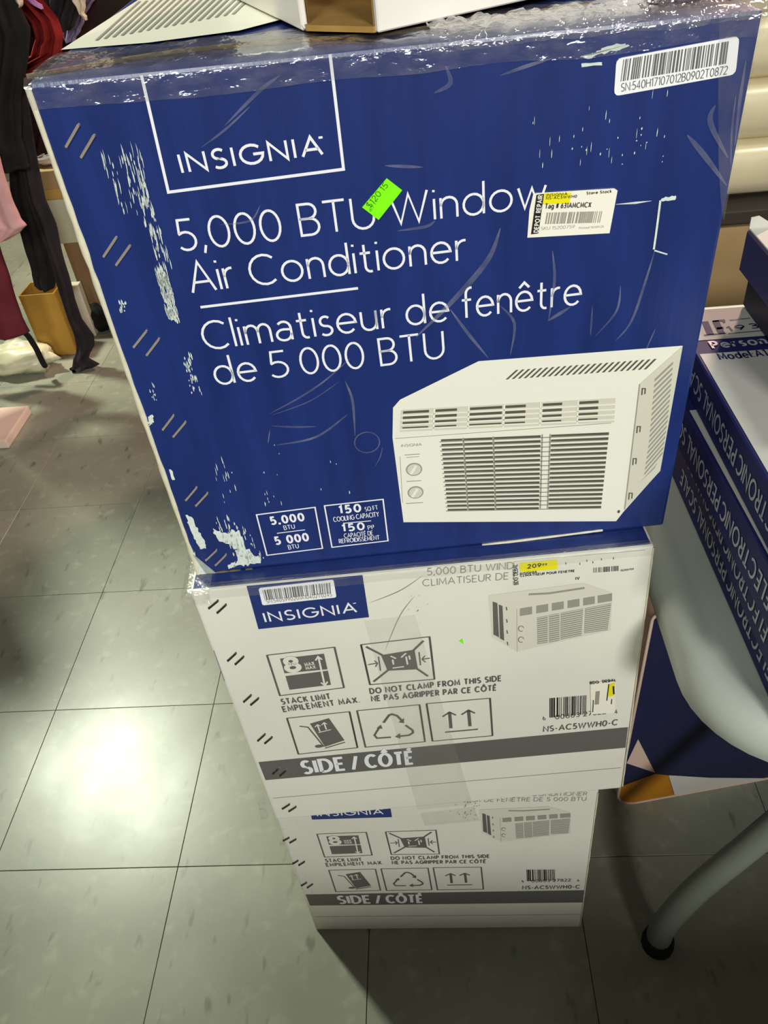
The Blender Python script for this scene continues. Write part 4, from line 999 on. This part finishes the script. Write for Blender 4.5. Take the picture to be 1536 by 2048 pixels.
# trousers: two legs
tr = thing('trousers', 'long black trousers hanging with one hem trailing on the floor', 'garment', (-.62, 1.3, 0), 0, 'clothes hanging on the left rail')
garment_mesh([('w', 1.50, -.72, -.50), ('w', 1.2, -.72, -.50), (300, 12, 64), (345, 18, 66), (400, 24, 80), (450, 36, 88), (500, 50, 102), (540, 62, 108), (568, 68, 112), (577, 82, 108)], 1.315, 1.5, .008, .018, 1.0).build('trouser_leg', M_BLK, tr, smooth=True, clean=True)
garment_mesh([('w', 1.50, -.62, -.44), ('w', 1.2, -.61, -.44), (300, 40, 72), (400, 56, 92), (450, 74, 112), (500, 92, 124), (550, 108, 138), (600, 124, 150), (640, 136, 166), (672, 148, 188), (692, 152, 190), (708, 151, 181), (718, 147, 178), (730, 143, 200), (744, 140, 170)], 1.30, 1.5, .008, .016, 2.2).build('trouser_leg', M_BLK2, tr, smooth=True, clean=True)
garment('jacket', 'black jacket hanging in front of the trousers at the upper left', [('w', 1.50, -.80, -.55), ('w', 1.25, -.82, -.48), (0, -60, 36), (60, -50, 62), (120, -50, 60), (200, -40, 42), (280, -40, 46), (325, -40, 58), (338, -30, 60)], 1.225, M_BLK, 2.5, .014, .03, 3.1)
garment('red_garment', 'crumpled red garment between black clothes at the upper left', [('w', 1.50, -.60, -.36), (-60, 20, 60), (0, 30, 84), (40, 62, 116), (75, 70, 128), (108, 60, 124), (140, -10, 82), (170, -10, 58), (205, 0, 48), (250, 8, 40), (270, 20, 36)], 1.42, M_RED, 3, .016, .02, 4.4)
garment('dark_garment', 'dark maroon garment hanging behind the red one', [('w', 1.50, -.66, -.30), (-40, 20, 210), (0, 30, 200), (60, 40, 190), (120, 30, 180), (200, 20, 160), (270, 30, 130), (306, 45, 112)], 1.605, M_MAR, 4, .012, .02, 5.2)
garment('black_blouse', 'black crumpled blouse hanging at the top edge beside the carton lid', [('w', 1.50, -.42, -.22), (-40, 70, 200), (0, 78, 172), (30, 84, 160), (55, 100, 150), (62, 112, 140)], 1.495, M_BLK2, 3, .014, .016, 7.2)
garment('lilac_garment', 'pale lilac garment showing next to the carton corner', [('w', 1.50, -.46, -.34), (0, 160, 190), (30, 142, 172), (52, 124, 168), (72, 126, 156), (84, 130, 150)], 1.55, M_LIL, 2, .01, .012, 8.0)
garment('pink_shirt', 'dusty pink shirt hanging at the left edge', [('w', 1.50, -1.0, -.78), ('w', 1.0, -1.0, -.70), (310, -70, -2), (340, -70, 8), (400, -70, 26), (440, -70, 44), (455, -60, 55), (470, -60, 40), (482, -60, 18)], 1.14, M_PINK, 2.5, .008, .02, 6.0)
garment('burgundy_garment', 'burgundy long garment at the left edge above the plastic bag', [('w', 1.50, -1.15, -.98), ('w', .9, -1.15, -.92), (470, -110, -6), (520, -110, 10), (580, -100, 28), (640, -100, 48), (668, -90, 62), (674, -80, 50)], 1.205, M_BURG, 2, .008, .024, 9.0)
garment('cream_scarf', 'cream scarf tip hanging at the top left corner', [('w', 1.50, -.53, -.46), (-40, 18, 46), (0, 30, 46), (14, 41, 44)], 1.165, M_CRM, 1, .004, .008, 10.0)
garment('orchid_ribbon', 'narrow orchid pink ribbon at the top left', [('w', 1.50, -.49, -.44), (-30, 30, 52), (0, 52, 68), (10, 66, 84), (18, 82, 87)], 1.36, M_ORC, 1, .002, .004, 11.0)
garment('beige_scarf', 'beige scarf end hanging against the carton lid', [('w', 1.50, -.40, -.33), (-30, 136, 176), (0, 144, 172), (26, 160, 170), (40, 172, 175)], 1.35, M_CRM, 1.5, .005, .008, 12.0)

# parcels stacked behind the clothes
def parcel(name, label, Y, px_tl, py_t, py_b, w, d, m, cat='box', z0=None):
    a = at_y(px_tl, py_t, Y); b = at_y(px_tl + 40, py_b, Y); zb = b.z if z0 is None else z0
    t, Mx = small_box(name, label, a.x, a.x + w, Y, Y + d, zb, a.z, m); t['category'] = cat
    return t, a, zb
M_WPAP = mat('white_parcel_paper', (206, 200, 176), .7, .25, var=.08, vscale=8)
M_BTAPE = mat('brown_tape', (196, 158, 84), .35, .5)
ta, aA, zA = parcel('parcel', 'tall tan parcel standing on the floor behind the trousers', 1.62, 126, 488, 640, .34, .22, M_TANB, z0=0.001)
tb_, aB, zB = parcel('parcel', 'white paper parcel in the middle of the parcel stack', 1.62, 84, 402, 488, .36, .22, M_WPAP, z0=aA.z + .0005)
tc_, aC, zC = parcel('parcel', 'tan taped parcel on top of the white paper parcel', 1.62, 60, 345, 402, .36, .22, M_TAN, z0=aB.z + .0005)
mb = MB(); mb.box(aC.x - .0005, aC.x + .3605, 1.6192, 1.6205, zC + .002, zC + (aC.z - zC) * .36); mb.build('packing_tape', M_BTAPE, tc_)
mb = MB(); mb.box(aA.x - .0005, aA.x + .3405, 1.6192, 1.6205, aA.z * .10, aA.z * .24); mb.build('packing_tape', M_BTAPE, ta)
M_PLAST = mat('milky_plastic', (222, 212, 210), .25, .5, var=.1, vscale=20, bump=.5, bscale=30)
def blob(name, label, c, r, m, seed, cat, amp=.35, group=None, lo=.0):
    mb = MB(); rows = []
    for i in range(17):
        a = -math.pi / 2 + math.pi * i / 16; row = []
        for k in range(28):
            b = 2 * math.pi * k / 28; d_ = Vector((math.cos(a) * math.cos(b), math.cos(a) * math.sin(b), math.sin(a)))
            s_ = 1 + amp * noise.noise(d_ * 2.2 + Vector((seed, 0, 0))) + amp * .5 * noise.noise(d_ * 5.5 + Vector((0, seed, 0)))
            p_ = Vector((c[0] + d_.x * r[0] * s_, c[1] + d_.y * r[1] * s_, c[2] + d_.z * r[2] * s_)); p_.z = max(p_.z, lo); row.append(p_)
        rows.append(row)
    mb.grid(rows, True); o = mb.build(name, m, smooth=True, clean=True)
    return tag(o, label, cat, group)
pc = at_y(96, 322, 1.70); blob('plastic_bag', 'milky plastic bag lying on the taped tan parcel', (pc.x + .02, 1.72, aC.z + .028), (.10, .08, .034), M_PLAST, 3.0, 'bag', .25, lo=aC.z + .001)
# open tan box and white foam sheet in front of the stack
ob = thing('open_parcel', 'small open tan box half hidden behind the burgundy garment', 'box', (-.76, 1.44, 0))
M_TAN2 = mat('golden_tan_carton', (186, 142, 62), .8, .2, var=.15, vscale=10)
oa = at_y(36, 592, 1.40); obx = at_y(118, 592, 1.40); obb = at_y(62, 664, 1.40); ox0, ox1, oz1 = at_y(48, 620, 1.40).x, at_y(128, 640, 1.40).x, oa.z; oz0 = .0015
for a_, nm_ in (((ox0, ox1, 1.40, 1.404), 'front_wall'), ((ox0, ox1, 1.496, 1.50), 'back_wall'), ((ox0, ox0 + .004, 1.4045, 1.4955), 'side_wall'), ((ox1 - .004, ox1, 1.4045, 1.4955), 'side_wall')):
    mb = MB(); mb.box(a_[0], a_[1], a_[2], a_[3], oz0, oz1); mb.build(nm_, M_TAN2, ob, bevel=.001, seg=1)
mb = MB(); mb.box(ox0 + .0045, ox1 - .0045, 1.4045, 1.4955, oz0, oz0 + .004); mb.build('bottom_panel', M_TAN2, ob)
fo = MB(); f0 = at_y(112, 572, 1.52); f1 = at_y(156, 648, 1.52)
fo.box(f0.x, f0.x + .075, 1.515, 1.545, .002, f0.z); tag(fo.build('foam_sheet', mat('white_foam', (218, 204, 186), .8, .2, var=.1, vscale=20), bevel=.004), 'off-white foam slab standing between open tan box and tan parcel', 'foam')
fc = at_y(60, 700, 1.33)
M_WPL = mat('crinkled_white_plastic', (214, 208, 176), .3, .5, var=.15, vscale=16, bump=.6, bscale=40)
sk = blob('plastic_sack', 'crinkled white plastic sack on the floor under the burgundy garment', (fc.x - .045, 1.315, .046), (.125, .062, .052), M_WPL, 1.3, 'bag', .3, lo=.0015)
mb = MB(); mb.tube(smooth3([at_y(8, 676, 1.245), at_y(45, 664, 1.235), at_y(68, 690, 1.235), at_y(84, 722, 1.24), at_y(90, 732, 1.25)]), .0085, 8)
o = mb.build('strap', M_BLK, sk, smooth=True); o['label'] = 'black strap over the sack'
blob('dark_shoe', 'small dark shoe on the floor beside the tan parcel', (at_z(190, 640, 0).x + .045, 1.565, .04), (.036, .04, .05), M_BLK, 6.6, 'shoe', .25, lo=.001)
wc = at_z(19, 897, 0); wd_ = at_z(14, 830, 0); mb = MB(); mb.box(wc.x - .16, wc.x, wc.y, wd_.y, .0006, .028)
tag(mb.build('flat_parcel', mat('pale_pink_card', (226, 200, 186), .6, .3), bevel=.004), 'pale pinkish flat parcel on the floor at the left edge', 'box')

# ---------------------------------------------------------------- room, added light blockers and out-of-frame coat rail
M_WALL = mat('painted_wall', (96, 88, 80), .9, .2, var=.05, vscale=3)
M_CEIL = mat('ceiling_panel', (80, 78, 74), .9, .2)
for nm_, bx in (('wall_back', (-7, 7, 7.9, 8.0, 0, 3.5)), ('wall_front', (-7, 7, -6.0, -5.9, 0, 3.5)), ('wall_left', (-7, -6.9, -5.9, 7.9, 0, 3.5)), ('wall_right', (6.9, 7, -5.9, 7.9, 0, 3.5))):
    mb = MB(); mb.box(*bx); tag(mb.build(nm_, M_WALL), kind='structure')
mb = MB(); mb.box(-7, 7, -6, 8, 3.5, 3.6); tag(mb.build('ceiling', M_CEIL), kind='structure')
# added unseen counter shape, keeps the front lights off the near floor
ct = thing('light_blocker_low', 'dark counter-shaped light blocker added behind the photographer', 'light blocker', (.4, -1.75, 0))
M_BLOCKER = mat('blocker_board', (70, 62, 54), .6, .3, var=.1, vscale=6)
mb = MB(); mb.box(-2.4, 2.6, -2.1, -1.5, 0, .83); mb.build('body', M_BLOCKER, ct, bevel=.004)
mb = MB(); mb.box(-2.45, 2.65, -2.14, -1.46, .8305, .86); mb.build('worktop', M_BLOCKER, ct, bevel=.004)
cb = thing('light_blocker_tall', 'tall dark cabinet-shaped light blocker added behind the photographer', 'cabinet', (-1.05, -2.5, 0))  # added unseen cabinet shape, shades the left floor from the front lights
mb = MB(); mb.box(-2.4, .72, -2.75, -2.20, 0, 1.63); mb.build('body', M_BLOCKER, cb, bevel=.004)
for x in (-2.38, -1.35, -.32):
    mb = MB(); mb.box(x, x + 1.0, -2.199, -2.18, .06, 1.59); dd = mb.build('door', M_BLOCKER, cb, bevel=.003)
    mb = MB(); mb.tube([(x + .9, -2.16, .8), (x + .9, -2.16, .95)], .008, 8); mb.build('handle', M_CHR, dd)
# second rail, left of the frame, whose clothes shade the floor
rk2 = thing('clothes_rail', 'steel clothes rail with dark coats left of the aisle', 'rack', (-1.1, .95, 0))
mb = MB(); mb.tube([(-1.24, .44, 1.52), (-1.24, 1.09, 1.52)], .013, 12); mb.build('hanging_bar', M_CHR, rk2, smooth=True)
for y in (.45, 1.08):
    mb = MB(); mb.tube([(-1.24, y, .02), (-1.24, y, 1.52)], .013, 12); mb.build('upright', M_CHR, rk2, smooth=True)
    mb = MB(); mb.tube([(-1.42, y, .014), (-1.10, y, .014)], .014, 12); mb.build('foot_bar', M_CHR, rk2, smooth=True)
cn = ('nearest', 'second nearest', 'third nearest', 'farthest')
for i in range(4):
    y = .55 + .155 * i; e = (.02, -.03, .03, -.01, .02)[i]; o = garment_mesh([('w', 1.505, -1.27, -1.21), ('w', 1.46, -1.36, -1.10), ('w', 1.40 + e, -1.50, -.96 + e), ('w', .9, -1.52, -.94 + e), ('w', .40, -1.54, -.93 + e)], y, 3, .012, .055, 2.0 + i).build('coat', (M_BLK, M_MAR, M_BLK2, M_BURG, M_BLK)[i], smooth=True, clean=True)
    tag(o, 'dark coat on the aisle rail, %s to the camera' % cn[i], 'garment', 'coats on the aisle rail')
